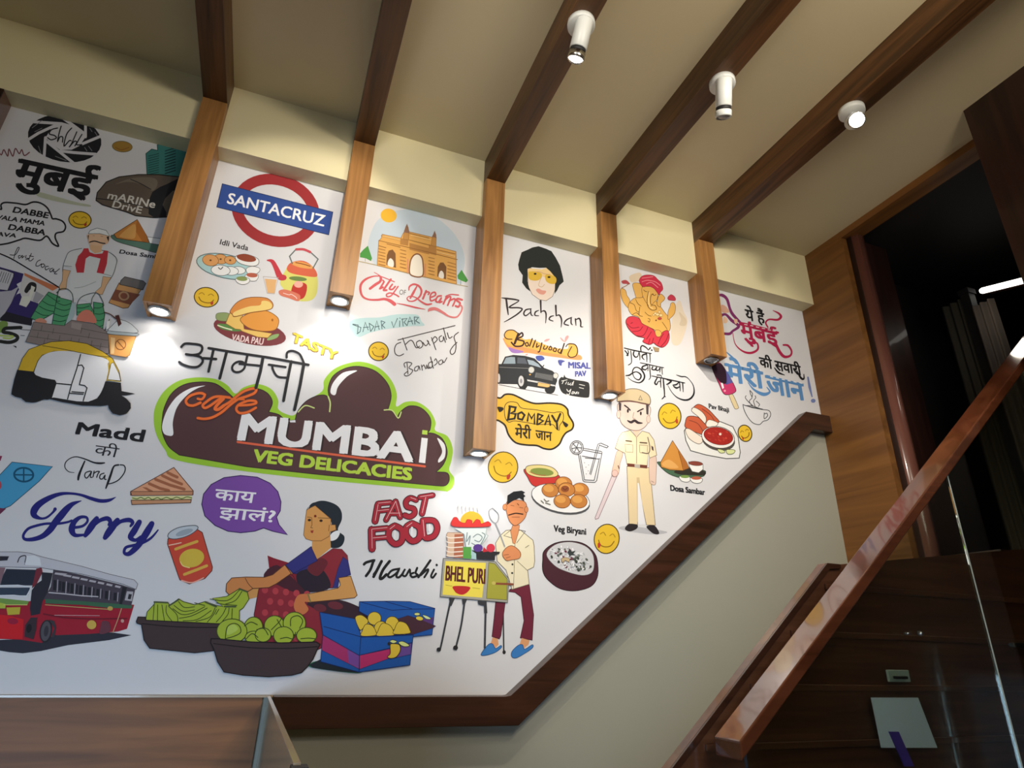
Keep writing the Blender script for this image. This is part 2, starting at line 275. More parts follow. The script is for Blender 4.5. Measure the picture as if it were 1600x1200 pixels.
# ---------------------------------------------------------------- the printed mural
# Artwork is laid down on the wall plane with a small set of drawing tools.
_fr = [0.0, 0.0, 1.0]; _cur = [None]; BASE = 0.0022; STEP = 0.000013
def FR(x, y, s): _fr[:] = [x, y, s]
def _pp(s):
    if isinstance(s, str): return [tuple(float(q) for q in t.split(',')) for t in s.split()]
    return list(s)
def _uv(p): return (_fr[0] + p[0] / _fr[2], _fr[1] + p[1] / _fr[2])
def catmull(p, closed=False, n=5):
    m = len(p); out = []
    if m < 3: return p
    for i in range(m if closed else m - 1):
        a = p[(i - 1) % m] if closed or i > 0 else p[0]; b = p[i]; c = p[(i + 1) % m]
        d = p[(i + 2) % m] if closed or i + 2 < m else p[-1]
        for k in range(n):
            t = k / n
            out.append(tuple(.5 * (2 * b[j] + (c[j] - a[j]) * t + (2 * a[j] - 5 * b[j] + 4 * c[j] - d[j]) * t * t + (3 * b[j] - a[j] - 3 * c[j] + d[j]) * t ** 3) for j in range(len(b))))
    if not closed: out.append(p[-1])
    return out
class Print:
    def __init__(s, name, label): s.name = name; s.label = label; s.v = []; s.f = []; s.m = []; s.mats = []; s.k = 0
    def add(s, pts, faces, col, depth=None):
        if col not in s.mats: s.mats.append(col)
        mi = s.mats.index(col); b = len(s.v); y = -(s.base + s.k * STEP); s.k += 1 if depth is None else 4
        for i, (u, v) in enumerate(pts): s.v.append(at(u, v, y - (depth[i] * 3 * STEP if depth else 0)))
        for f in faces: s.f.append(tuple(b + i for i in f)); s.m.append(mi)
prints = []
def G(name, label=None, lift=0):
    p = Print(name, label); p.base = BASE + lift * 2.6 * STEP; prints.append(p); _cur[0] = p
def P(col, s, sm=0, ol=None, w=3, n=5):
    p = _pp(s)
    if sm: p = catmull(p, True, n)
    q = [_uv(a) for a in p]
    q = [a for i, a in enumerate(q) if math.hypot(a[0] - q[i - 1][0], a[1] - q[i - 1][1]) > .03]
    tr = tessellate_polygon([[Vector((a[0], a[1], 0)) for a in q]])
    if col: _cur[0].add(q, tr, col)
    if ol: ST(ol, w, p, 0, 1)
def PC(col, s, ol=None, w=3):
    p = []
    for seg in s.split('|'): p += catmull(_pp(seg.strip()), False, 5)
    P(col, p, 0, ol, w)
def ST(col, w, s, sm=1, closed=0):
    p = _pp(s)
    if len(p[0]) == 2: p = [(a[0], a[1], w) for a in p]
    if sm: p = catmull(p, closed, 5)
    q = [(_uv(a)[0], _uv(a)[1], a[2] / _fr[2] / 2) for a in p]
    r = [q[0]]
    for a in q[1:]:
        if math.hypot(a[0] - r[-1][0], a[1] - r[-1][1]) > .12: r.append(a)
    if closed and math.hypot(r[0][0] - r[-1][0], r[0][1] - r[-1][1]) < .12: r.pop()
    q = r; n = len(q)
    if n < 2: return
    pts = []; fc = []
    for i in range(n):
        a = q[(i - 1) % n] if closed or i > 0 else q[i]; c = q[(i + 1) % n] if closed or i < n - 1 else q[i]
        b = q[i]; d1 = (b[0] - a[0], b[1] - a[1]); d2 = (c[0] - b[0], c[1] - b[1])
        l1 = math.hypot(*d1) or 1e-9; l2 = math.hypot(*d2) or 1e-9
        if a is b: d1, l1 = d2, l2
        if c is b: d2, l2 = d1, l1
        t = (d1[0] / l1 + d2[0] / l2, d1[1] / l1 + d2[1] / l2); l = math.hypot(*t)
        if l < .3: t = (d1[0] / l1, d1[1] / l1); l = 1; k = 1
        else: k = min(1.6, 2 / l)
        nx, ny = -t[1] / l * b[2] * k, t[0] / l * b[2] * k
        pts += [(b[0] + nx, b[1] + ny), (b[0] - nx, b[1] - ny)]
    dep = [i // 2 / (n if n > 1 else 1) for i in range(2 * n)]
    for i in range(n if closed else n - 1):
        j = (i + 1) % n; fc.append((2 * i, 2 * i + 1, 2 * j + 1, 2 * j))
    if not closed:
        for e in (q[0], q[-1]):
            if e[2] > .5:
                b = len(pts); m = 8; dep += [1.12 if e is q[-1] else -.12] * m
                for k in range(m): pts.append((e[0] + e[2] * math.cos(2 * PI * k / m), e[1] + e[2] * math.sin(2 * PI * k / m)))
                fc.append(tuple(range(b, b + m)))
    _cur[0].add(pts, fc, col, dep)
def E(col, cx, cy, rx, ry, ang=0, ol=None, w=3, n=28):
    c, s = math.cos(math.radians(ang)), math.sin(math.radians(ang))
    p = [(cx + rx * math.cos(2 * PI * k / n) * c - ry * math.sin(2 * PI * k / n) * s, cy + rx * math.cos(2 * PI * k / n) * s + ry * math.sin(2 * PI * k / n) * c) for k in range(n)]
    if col: _cur[0].add([_uv(a) for a in p], [tuple(range(n))], col)
    if ol: ST(ol, w, p, 0, 1)
_tc = {}
def textmesh(body, bold):
    k = (body, bold)
    if k not in _tc:
        c = bpy.data.curves.new('t', 'FONT'); c.body = body; c.offset = bold; c.resolution_u = 3
        o = bpy.data.objects.new('t', c); C.objects.link(o); bpy.context.view_layer.update()
        me = bpy.data.meshes.new_from_object(o.evaluated_get(bpy.context.evaluated_depsgraph_get()))
        vs = [(v.co.x, v.co.y) for v in me.vertices]; fs = [tuple(p.vertices) for p in me.polygons]
        bpy.data.objects.remove(o); bpy.data.curves.remove(c); bpy.data.meshes.remove(me)
        _tc[k] = (vs, fs)
    return _tc[k]
def T(body, col, x0, y0, x1, y1, h, bold=.02, slant=0, ref=.69, h1=None, dy=0):
    """Words on a line from (x0, y0) to (x1, y1), letters h high (h1 at the end), upright along the wall."""
    if bold > .008:
        e = bold / ref * h
        for k, j in ((-1, -.7), (1, -.7), (1, .7), (-1, .7)): T(body, col, x0 + k * e, y0 + j * e, x1 + k * e, y1 + j * e, h, 0, slant, ref, h1, dy)
    bold = 0
    vs, fs = textmesh(body, bold)
    a, b = min(v[0] for v in vs), max(v[0] for v in vs)
    out = []
    for vx, vy in vs:
        t = (vx - a) / (b - a); hh = (h + ((h1 or h) - h) * t) * (vy / ref + dy)
        x = x0 + (x1 - x0) * t + slant * hh; y = y0 + (y1 - y0) * t
        u, v = _uv((x, y)); ux, uy = VPZ[0] - u, VPZ[1] - v; l = math.hypot(ux, uy)
        out.append((u + ux / l * hh / _fr[2], v + uy / l * hh / _fr[2]))
    _cur[0].add(out, fs, col)
def H(body, col, x0, y0, x1, y1, h, bold=.02, slant=0, h1=None): T(body, col, x0, y0, x1, y1, h, bold, slant, .6, h1)
def smiley(cx, cy, rx, ry, ang=12, flip=1, face='#e3bb35', line='#4a3a1c', w=1.6):
    G('smiley_print', None); E(face, cx, cy, rx, ry, ang, line, w)
    c, s = math.cos(math.radians(ang)), math.sin(math.radians(ang))
    def q(a, b): a *= flip; return (cx + a * rx * c - b * ry * s, cy + a * rx * s + b * ry * c)
    for e in (-.42, .35):
        ST('#a8821f', w * .8, [q(e - .22, -.22), q(e, -.4), q(e + .22, -.25)])
    ST('#8f6a18', w, [q(-.62, .08), q(-.4, .42), q(0, .55), q(.4, .48), q(.62, .18)])
    P('#b5402c', [q(.4, .42), q(.62, .36), q(.6, .66), q(.44, .68)], 1)

K1 = '#26262a'; DK = '#2c2b2e'
# --- far left, behind the first post
FR(0, 140, 5); G('camera_shutter_emblem_print', 'black round shutter emblem with white scribble letters')
E('#26262b', 505, 382, 290, 182, 10)
P('#d6d6dc', '385,330 420,270 490,262 580,280 650,335 665,375 620,440 560,470 470,470 400,425 355,375', 0)
for s in ('262,252 480,266 600,300', '445,192 560,270 655,340', '668,240 668,370', '785,365 640,425', '750,505 580,492 470,480', '572,572 470,490 365,405', '345,520 355,375', '222,390 300,340 430,280'): ST('#d6d6dc', 22, s, 0)
for s in ('250,300 330,240', '300,440 320,500', '560,215 630,260', '690,440 720,480', '430,520 520,555', '270,330 330,300', '700,300 720,330', '480,220 510,240', '660,450 680,480', '740,330 760,360'): ST('#8a8a90', 5, s, 0)
for s in ('450,300 405,312 385,345 425,358 440,378 400,392 372,375', '478,285 462,340 450,405 468,370 490,372 488,410', '560,300 520,350 500,440 540,400 556,400', '600,330 560,420 540,450 580,405 600,410 585,440', '640,350 610,400 600,430 640,430'): ST(K1, 9, s)
G('scribble_print', 'dull red handwritten scribble')
ST('#7d4a50', 9, '-20,470 10,510 30,470 60,520 70,465 100,520 120,460 150,500 170,470 190,515 230,490')
G('lettering_print', 'black Hindi city name in heavy letters'); H('मुबई', '#222226', 88, 705, 700, 842, 168, .035)
G('leaf_smear_print'); P('#b9bda6', '300,800 420,830 600,880 700,900 690,915 520,890 380,860 290,830', 1)
G('seafront_print', 'brown curved sea wall drawing with white words')
P('#3f7f7a', '1140,500 1185,465 1232,475 1228,432 1300,412 1400,440 1500,480 1500,700 1150,690', 0, '#274a48', 6)
for i in range(9): ST('#27504f', 6, '%d,%d %d,%d' % (1160, 520 + i * 18, 1240, 500 + i * 18), 0)
for i in range(9): ST('#223c3e', 7, '%d,%d %d,%d' % (1290, 480 + i * 22, 1370, 455 + i * 22), 0)
P('#655a4f', '750,865 760,805 830,722 930,682 1080,664 1240,664 1560,700 1560,1000 1300,995 1200,1000 1060,985 985,955 900,930 800,900', 0, '#2a2724', 8)
P('#7b7062', '900,740 1040,690 1200,690 1230,740 1190,790 1120,745 1000,720', 1)
P('#26262a', '1165,860 1190,800 1250,760 1300,740 1400,690 1560,690 1560,760 1350,790 1290,850 1270,900 1300,960 1295,1000 1210,1004 1160,970', 0)
ST('#26262a', 6, '1020,700 1100,735 1180,780'); ST('#26262a', 6, '750,850 900,868 1060,900 1200,940')
T('mARINe', '#d8d4cc', 838, 850, 1205, 925, 58, .02); T('DrivE', '#d8d4cc', 875, 918, 1100, 968, 55, .02)
G('faded_smiley_print'); E('#a57f3a', 955, 445, 78, 42, 5, '#6a6a4a', 5); ST('#8a5a2a', 5, '900,450 950,470 1010,450')
FR(0, 0, 1); smiley(125, 343.5, 17.5, 13, 5)
# --- speech cloud, man with tiffins
FR(0, 300, 5); G('speech_cloud_print', 'black outlined speech cloud with four lines of words')
ST(K1, 13, '-40,120 10,135 8,100 40,82 130,88 200,98 260,78 320,88 370,125 398,180 410,208 440,210 490,230 512,270 495,308 440,322 432,360 457,422 410,402 365,345 310,378 200,362 150,375 60,402 -30,415')
T('DABBE', K1, 98, 158, 372, 205, 46, .04); T('WALA MAMA', K1, -60, 205, 345, 262, 34, .04, h1=36); T('DABBA', K1, 62, 292, 348, 338, 44, .04); T('LAVA', K1, -60, 338, 122, 356, 32, .04)
G('lettering_print', 'thin slanted handwriting reading fast local')
for s in ('78,490 120,490 150,440 138,436 118,480 108,520', '160,495 145,500 150,518 175,495 172,515 190,500', '205,495 200,515 225,520 200,530', '245,480 225,530 240,538 262,520', '230,498 262,505', '315,530 290,545 280,575 300,578 325,560', '340,560 322,570 330,590 350,575 340,562', '378,580 355,585 358,608 385,595', '412,595 390,605 396,625 420,602 415,622 430,620', '465,600 425,635 445,640'): ST(K1, 6, s)
G('train_and_rail_print', 'purple suburban train front under a black line')
P('#3b3168', '-20,580 190,640 185,690 130,720 150,760 90,870 -20,1000 -40,1040 -40,580', 0); P('#c9c8cf', '0,600 50,612 108,635 105,660 60,770 -20,760 -20,610', 0, K1, 5)
for i in range(5): ST(K1, 4, '%d,%d %d,%d' % (15 + i * 18, 620 + i * 4, -15 + i * 18, 700 + i * 4), 0)
P('#b3b2ba', '150,735 160,720 130,770 60,930 -20,1000 -20,780 90,770', 0)
P('#cfcccb', '188,628 460,760 370,860 300,960 150,780 170,690', 0); P('#c97a55', '190,632 460,745 410,772 190,652', 0); P('#3b3168', '158,790 130,800 30,960 250,1010 300,870 240,850 180,845', 0); P('#a4a2a8', '280,775 345,810 290,870 255,850', 0)
P('#2b2a2e', '190,770 225,712 262,705 285,725 275,780 240,760 210,790', 1); P('#dcdcd0', '245,730 275,745 232,860 205,900 150,880 172,815 228,815', 0)
P('#2b2a33', '0,985 50,935 250,990 250,1035 100,1018 0,1005', 0); P('#2b2a33', '0,995 250,990 245,1045 -10,1000', 0)
ST(K1, 10, '-10,478 90,522 230,605 330,665 465,748'); 
FR(0, 400, 7.5)
P('#7c9a50', '0,770 90,780 60,880 -10,890', 1); ST('#2b2c2b', 40, '245,838 150,842 60,850 40,890 120,905 200,940 190,985 110,1012 0,1000'); ST('#b7c96a', 20, '-20,930 60,935 150,940 120,965 40,960'); ST(K1, 6, '240,860 370,870', 0); P(K1, '150,1050 190,1055 195,1080', 0); ST(K1, 6, '240,930 290,932', 0)
G('tiffin_carrier_man_print', 'man in white cap and red scarf holding green tiffins', 40); FR(0, 300, 5)
P('#d9dcdc', '540,465 690,430 840,460 905,515 912,560 875,665 800,660 805,760 740,800 720,870 600,830 560,850 530,760 560,600 495,575 510,520', 0)
ST('#5a5f60', 5, '485,760 500,680 490,600 512,520 545,465 640,440'); ST('#5a5f60', 5, '740,445 850,470 910,520 905,575 875,660 800,755')
P('#dfb48a', '492,605 550,615 525,680 515,760 470,765 462,740 488,690', 0, '#6a5a40', 3); P('#dfb48a', '805,660 868,668 830,730 800,800 770,800 745,780 790,740', 0, '#6a5a40', 3)
ST('#7d8484', 4, '495,575 560,582'); ST('#7d8484', 4, '810,640 870,655'); ST('#9aa0a0', 4, '580,750 650,740 750,700')
P('#e0b48c', '700,410 800,410 790,470 740,480 705,450', 0)
P('#c23a44', '655,440 690,440 700,470 740,485 800,480 812,455 845,460 835,560 810,640 755,630 785,520 700,500 670,520 655,630 600,630 588,570 610,500 640,470', 0)
P('#e3bb98', '690,330 850,335 848,390 820,410 770,420 700,405 688,370', 1); P('#e8eaea', '690,325 705,300 760,282 830,300 857,345 780,325', 0, '#4a6068', 4)
ST(K1, 9, '700,392 740,384 790,398 820,402'); P(K1, '832,350 852,345 848,390', 0); P(K1, '685,340 695,335 690,380', 0)
ST('#9a7a5a', 3, '725,340 740,343'); ST('#9a7a5a', 3, '785,345 805,348')
for (a, b, top, bt, w) in ((258, 372, (390, 785), (300, 1000), 1), (415, 512, (450, 830), (470, 1050), 0)): pass
P('#55a070', '380,780 470,820 430,940 340,990 300,1010 240,985 300,880', 0, '#1f4a38', 5); P('#55a070', '445,820 560,850 545,950 500,1050 405,1040 425,930', 0, '#1f4a38', 5)
P('#55a070', '600,880 700,870 730,930 740,1000 600,960', 0, '#1f4a38', 5); P('#55a070', '730,860 800,870 818,960 800,1085 740,1080', 0, '#1f4a38', 5)
for s in ('365,800 440,850 470,850', '330,850 380,880 430,890', '305,890 360,920 425,935', '275,930 330,960 380,965', '440,860 500,885 555,870', '432,905 500,925 550,912', '420,950 490,972 540,955', '410,1000 470,1012 515,1000', '735,905 780,905 810,890', '740,950 780,955 812,945', '745,1000 780,1005 812,990', '745,1045 780,1050 805,1040', '600,905 650,905 700,890', '598,940 650,935 720,930'): ST('#1f4a38', 5, s)
P('#d9826e', '600,1005 620,950 670,920 720,940 755,1020 680,1015', 1); P('#d09078', '275,1000 320,985 360,1005 355,1025 290,1022', 1)
ST('#2f4038', 5, '440,790 480,755 530,760 565,800 570,870 555,900'); ST('#2f4038', 5, '600,880 625,830 680,800 760,790 800,850 812,890'); ST('#2f4038', 5, '465,750 450,800 440,860'); ST('#2f4038', 5, '745,790 720,830 712,880')
P('#a9bfc2', '560,870 590,860 585,950 540,1040 505,1050 540,950', 0)
G('stone_wall_print', 'grey stone wall strip behind the auto rickshaw', 115)
P('#8b7f7c', '262,1015 500,1045 560,1000 740,1030 850,1100 850,1260 640,1270 200,1170 240,1080', 0, '#4f4846', 4)
for i, s in enumerate(('250,1075 520,1110 850,1160', '225,1125 500,1165 850,1215', '560,1050 850,1110')): ST('#5e5654', 4, s)
for x, y in ((330, 1040), (420, 1065), (300, 1095), (380, 1110), (470, 1120), (560, 1135), (640, 1060), (700, 1100), (620, 1145), (720, 1160), (790, 1180), (350, 1150), (450, 1180)): ST('#5e5654', 4, '%d,%d %d,%d' % (x, y, x - 10, y + 45), 0)
P('#a1948f', '560,1015 640,1030 630,1080 555,1060', 0)
G('coffee_cup_print', 'brown paper coffee cup with grey lid beside first post')
P('#cf9a63', '930,710 1120,740 1000,905 960,908 850,865', 0, '#5a3d2c', 5); P('#85503d', '900,760 1095,800 1015,880 868,840', 0); P('#75706e', '945,690 975,662 1120,695 1140,715 1115,765 1040,745 935,722', 0, '#3e3c3c', 5); E('#b08b6a', 968, 812, 45, 38, 10, '#5a3d2c', 3); E('#85503d', 968, 812, 28, 24, 10, None)
G('dosa_print', 'folded brown dosa half hidden behind first post')
P('#5d8070', '888,335 1160,380 1300,420 1260,480 1060,430 900,380', 1, '#49433c', 4); P('#c88440', '890,330 1072,215 1150,350 1160,395 1000,375 910,360', 0, '#5a3a20', 5); P('#b06c30', '1072,215 1150,350 1160,395 1110,385 1055,300', 0); P('#dca35c', '940,335 1050,250 1060,330 1040,365 950,355', 1); P('#f0f0ee', '1150,350 1300,370 1300,420 1170,400', 0, '#555555', 4)
T('Dosa Sambar', K1, 932, 478, 1290, 530, 30, .035)
# --- takeaway cup and auto rickshaw
FR(0, 480, 5); G('iced_drink_cup_print', 'orange takeaway cup with domed clear lid', 130)
P('#dfe3e5', '855,190 880,140 930,100 990,112 1045,150 1068,200', 1, '#5a5f63', 4); P('#d99c58', '845,212 1062,228 1012,375 985,390 860,370', 0, '#8a5f38', 4); P('#f1c88e', '865,235 900,240 890,365 866,362', 0); P('#b9c4c8', '845,185 900,190 1070,205 1072,222 1000,222 848,208', 1, '#5a5f63', 4)
P('#5a332f', '900,65 928,60 950,130 925,152', 0); ST('#5a332f', 8, '818,40 860,55 905,90'); E(None, 942, 292, 40, 40, 0, '#8a5430', 7); ST('#8a5430', 7, '918,265 968,322', 0)
ST('#333333', 6, '820,180 855,95', 0); P('#f2f2f0', '835,110 860,105 850,165 828,175', 0)
G('auto_rickshaw_print', 'yellow and black auto rickshaw drawn side on', 145)
P('#dcb637', '140,492 175,400 225,330 320,295 400,270 540,262 680,285 800,345 880,402 930,500 945,578 835,572 850,440 830,400 700,372 560,345 420,345 330,375 295,420 262,505', 0, '#4a4030', 5)
P('#e4e4e8', '268,510 300,420 345,372 430,345 560,345 700,372 820,400 852,440 832,560 800,640 765,700 700,738 600,740 540,725 405,712 440,600 420,572 300,545 275,530', 1); P('#e6e6ea', '868,440 885,432 930,520 942,575 840,565', 0, '#5a5030', 4)
ST('#5a4a20', 5, '330,300 480,325 640,358 760,380 870,390'); ST('#c7a431', 8, '845,440 850,500 835,572'); ST('#5a4a20', 4, '850,430 858,480 838,572')
P('#27272b', '135,488 200,500 262,506 280,530 330,550 430,568 442,595 405,712 370,722 340,720 300,735 250,745 200,740 170,712 120,700 88,680 92,650 112,560', 0)
P('#27272b', '822,580 945,590 950,655 1058,676 985,690 950,690 985,712 1020,750 1022,790 990,830 935,845 880,830 850,790 845,765 780,772 640,768 480,740 380,715 420,705 600,735 690,738 760,712 800,650', 0)
ST('#c7b051', 5, '832,568 940,582', 0); E('#27272b', 243, 700, 82, 44, 5); E('#27272b', 935, 772, 85, 70, 5)
for s in ('630,368 600,480 560,600 528,718', '612,455 640,452 655,475 620,605', '620,605 660,612 680,630 650,732', '562,660 655,668', '440,595 556,606', '545,672 650,680'): ST('#2e2e30', 9, s, 0)
# --- words at the left
FR(0, 640, 5); G('lettering_print', 'heavy black word Madd'); T('Madd', '#232328', 592, 188, 1112, 250, 92, .045)
ST('#e6e6ea', 3, '940,130 985,150', 0)
G('lettering_print', 'thin black Hindi word below the word Madd'); H('की', '#2c2c33', 728, 350, 915, 375, 72, .004)
G('lettering_print', 'thin black script word Taraf'); FR(0, 680, 6.1538)
ST('#22232a', 9, '715,360,5 660,350,8 625,310,9 632,260,10 680,220,9 740,208,10 820,230,12 900,262,15 960,270,20 1005,266,12')
ST('#22232a', 22, '815,250,14 780,330,20 758,390,24 752,428,18'); 
for s in ('870,345 825,360 815,395 835,412 865,375 880,350 868,400 885,405', '905,345 895,400', '905,365 930,350 955,350 940,375 930,405', '1000,365 965,380 960,415 985,420 1010,385 1005,420 1020,425', '1140,285,16 1095,300,16 1065,380,22 1040,450,22 1018,510,14', '1030,470 1080,460 1140,430 1190,370 1205,320 1190,290 1155,285'): ST('#22232a', 11, s)
G('lettering_print', 'large dark blue flowing script word')
B1 = '#24257c'
ST(B1, 30, '1115,595,5 1050,625,30 970,632,36 880,610,34 780,575,26 680,560,24 580,565,34 480,600,48 380,660,62 330,720,70 330,770,56 390,800,26 450,790,22 510,740,22 530,710,34')
ST(B1, 30, '785,630,6 700,660,40 640,710,62 580,780,70 530,840,66 480,910,62 410,970,50 320,1000,40 240,1000,30 225,960,26 270,900,26 350,870,26 450,850,24 560,850,24 650,835,22 690,820,22')
ST(B1, 30, '690,890,30 790,875,26 840,830,24 830,790,26 770,790,34 710,840,52 690,910,62 720,960,40 790,960,26 850,950,20')
ST(B1, 60, '930,800,46 890,860,66 850,920,60 820,965,40'); ST(B1, 30, '900,870,30 960,820,36 1030,800,44 1060,830,40 1045,862,24')
ST(B1, 60, '1130,815,46 1090,870,66 1040,940,64 1010,985,46'); ST(B1, 30, '1100,880,30 1160,830,36 1240,815,44 1275,840,36 1255,875,22')
ST(B1, 60, '1340,835,50 1290,920,62 1255,980,52 1300,1010,34 1360,980,40'); ST(B1, 60, '1460,850,52 1420,920,66 1370,1000,64 1310,1080,58 1240,1140,44 1195,1130,30 1210,1080,28 1280,1060,28 1360,1040,26 1450,990,24 1520,912,14')
G('milk_carton_print', 'bright blue slanted carton with round cross emblem')
P('#4aa0cd', '115,258 505,302 460,350 380,440 100,680 0,720 -60,740 -60,520 0,380', 0, '#1e3c50', 6); E(None, 228, 380, 92, 66, 3, '#1c5678', 18); ST('#1c5678', 14, '228,315 228,445', 0); ST('#1c5678', 14, '135,380 320,382', 0)
P('#70304f', '0,700 60,705 0,760 -60,800 -60,710', 0); P('#8a2f55', '-40,195 22,200 5,245 -40,280', 0); E('#c04a58', -5, 480, 20, 40, 0)
# --- bus
G('city_bus_print', 'red and green city bus seen from its front corner', 10); FR(0, 860, 7.058)
P('#33333d', '-60,990 200,980 420,1000 600,930 1100,900 1240,905 1450,935 1200,990 750,1045 450,1110 250,1135 100,1122 -60,1095', 0)
P('#a51f33', '-60,560 330,560 480,520 1480,600 1400,865 1300,895 1000,920 620,935 600,930 460,1020 330,1000 230,985 -60,975', 0)
P('#c9c9d2', '-60,15 200,15 330,30 460,70 900,175 1200,260 1480,325 1520,370 1500,430 1350,370 900,260 600,215 450,190 -60,180', 0, '#4a4a55', 5)
P('#dfe3ea', '290,60 380,55 440,85 455,170 270,160', 0); P('#2e2e3a', '-60,62 100,65 80,110 -60,120', 0, '#888890', 4); ST('#3c3c46', 12, '195,130 215,80 250,60 285,65 275,130'); ST('#77777f', 6, '270,160 290,65', 0)
P('#8a6a74', '-60,185 60,190 0,380 -60,390', 0); P('#2a3140', '70,205 400,215 360,385 0,385 30,280', 0, '#77737c', 5)
P('#3a4658', '-60,410 330,410 310,495 -60,500', 0); ST('#e3e6ee', 14, '-60,390 200,385 345,405', 0); ST('#e3e6ee', 12, '-60,500 150,495 290,510 345,410', 0)
P('#79a04f', '-60,520 320,560 300,600 -60,600', 0); P('#b9c84a', '-60,560 60,590 60,640 -60,640', 0); P('#c4b640', '70,630 225,625 215,705 85,712', 0); ST('#d9d67a', 8, '40,600 300,600', 0)
P('#d3202b', '-60,700 100,720 260,760 250,980 -60,970', 0); E('#a11f3f', 140, 780, 60, 35, 5)
P('#7a2e3c', '400,200 460,190 470,240 400,380 350,420', 0); P('#2d2c38', '460,240 580,250 560,350 520,480 470,560 440,700 340,720 330,640 350,440 400,370 460,330', 0); P('#4a4450', '590,210 900,270 1340,380 1490,430 1440,640 1330,600 480,540 560,400', 0)
for i in range(8):
    x = 600 + i * 95; y = 255 + i * 20; k = 1 - i * .05
    P('#b9b4bd', [(x + 10, y - 12), (x + 10 + 90 * k * (1.5 if i == 0 else 1), y + 2), (x + 90 * k, y + 22), (x, y + 8)], 0)
    P('#26252e', [(x - 10, y + 70), (x + 22, y + 74), (x + 18, y + 185 - i * 4), (x - 16, y + 182 - i * 4)], 0); ST('#aaa6b0', 9, [(x + 38, y + 70), (x + 30, y + 200 - i * 5)], 0)
    P('#2b2a34', [(x + 48, y + 80), (x + 80 * k, y + 86), (x + 72 * k, y + 190 - i * 4), (x + 46, y + 185 - i * 4)], 0)
ST('#c8c4cc', 12, '540,465 700,478 900,500 1080,510', 0); P('#b5b2ba', '1400,450 1470,455 1455,560 1375,550', 0); P('#2f2e37', '1420,480 1455,485 1440,540 1408,535', 0); P('#26252e', '1350,400 1400,410 1330,640 1310,620', 0)
P('#3f6b50', '500,535 900,560 1300,590 1460,610 1450,640 1200,635 900,600 500,585', 0); ST('#c8b070', 8, '500,600 900,630 1200,650', 0); E('#c8a95a', 1215, 640, 30, 24)
ST('#6f1a2a', 12, '480,700 700,740 1000,755 1400,750', 0); ST('#d8b8c0', 5, '600,715 1100,720', 0); ST('#c9a07c', 10, '1340,640 1300,760 1245,905', 0); E('#d3b155', 1010, 820, 52, 50, 0); E('#cf9c95', 1350, 778, 18, 20)
P('#3e3a42', '540,760 600,780 620,850 600,960 560,960 600,860', 0); E('#55525a', 505, 890, 60, 118, 8, '#2b2a30', 14); E('#3b3840', 510, 890, 25, 60, 8); P('#3c3038', '340,740 410,740 400,860 370,980 270,950 280,820', 0); E('#1f1c22', 320, 860, 30, 50, 10); P('#6b3c48', '1130,780 1200,790 1220,870 1180,910 1100,920 1110,840', 1)
ST('#6d8f55', 5, '-60,640 60,640', 0)
# --- round station sign
G('round_station_sign_print', 'red ring with a blue name bar reading SANTACRUZ'); FR(280, 250, 5.714)
R2 = '#a03236'
pts = []
for k in range(40):
    t = 2 * PI * k / 40; c, s = math.cos(.3), math.sin(.3); a, b = 352 * math.cos(t), 272 * math.sin(t); pts.append((860 + a * c - b * s, 450 + a * s + b * c))
ST(R2, 96, pts, 0, 1)
P('#33509a', '385,212 1372,465 1335,668 335,420', 0, '#23305a', 6); T('SANTACRUZ', '#f4f4f8', 425, 385, 1290, 592, 95, .018, h1=98)
G('lettering_print', 'small black words above the idli plate'); T('Idli Vada', '#3c3634', 362, 752, 612, 808, 46, .02)
G('idli_plate_print', 'pale blue plate of vadas, idlis and chutney bowls')
E('#a9ced2', 420, 950, 270, 105, 12, '#5d7478', 8)
for x, y, r in ((370, 885, 62), (455, 895, 52), (280, 895, 72)): E('#d99f62', x, y, r, r * .7, 8, '#8a5a30', 5); E('#6a4526', x, y, 10, 8)
for x, y, r in ((530, 985, 62), (460, 990, 70), (370, 985, 85)): E('#eceded', x, y, r, r * .55, 5, '#63696b', 5)
ST('#4a4a46', 8, '350,960 370,975 390,955')
P('#ecebea', '505,860 590,840 700,880 705,930 650,948 560,930 515,900', 1, '#666360', 5); E('#92462f', 600, 875, 88, 32, 10)
P('#ecebea', '600,970 650,950 715,965 712,1000 660,1025 610,1010', 1, '#666360', 4); P('#ecebea', '590,1030 640,1010 705,1025 690,1075 640,1080 600,1065', 1, '#666360', 4); E('#b8604a', 650, 1028, 50, 20, 5); P('#ecebea', '505,1060 560,1040 625,1060 620,1095 570,1112 520,1095', 1, '#666360', 4); E('#8a9a5a', 560, 1060, 50, 20, 5)
G('kettle_and_glass_print', 'painted tea kettle with red spout beside a glass')
P('#dcd873', '945,990 1000,940 1190,980 1235,1050 1225,1200 1150,1260 1000,1240 930,1150 900,1090', 1); P('#d9684a', '960,970 1000,915 1110,900 1200,960 1230,1040 1120,1035 1000,1010', 1); P('#e7a55a', '1000,925 1060,905 1160,930 1190,970 1080,960', 1); ST('#8a3a24', 8, '1040,915 1110,930 1170,948')
ST('#c43c48', 40, '785,895,10 830,905,34 865,965,44 900,1040,56 935,1050,50'); ST('#6a7270', 11, '1010,925 985,860 1040,800', 0); ST('#6a7270', 11, '1195,965 1240,885 1170,820', 0); ST('#c8505a', 22, '1045,798 1110,798 1170,822')
P('#c0392f', '1000,1200 1020,1110 1080,1090 1140,1120 1120,1220 1060,1245', 1); E('#f0b0a0', 1065, 1110, 40, 30, 0); E('#6f8a4a', 1060, 1060, 80, 20, 5); P('#e3b27a', '765,1060 870,1068 850,1190 790,1185', 0); P(None, '750,1040 885,1050 850,1195 785,1190', 0, '#b8a8a0', 4)
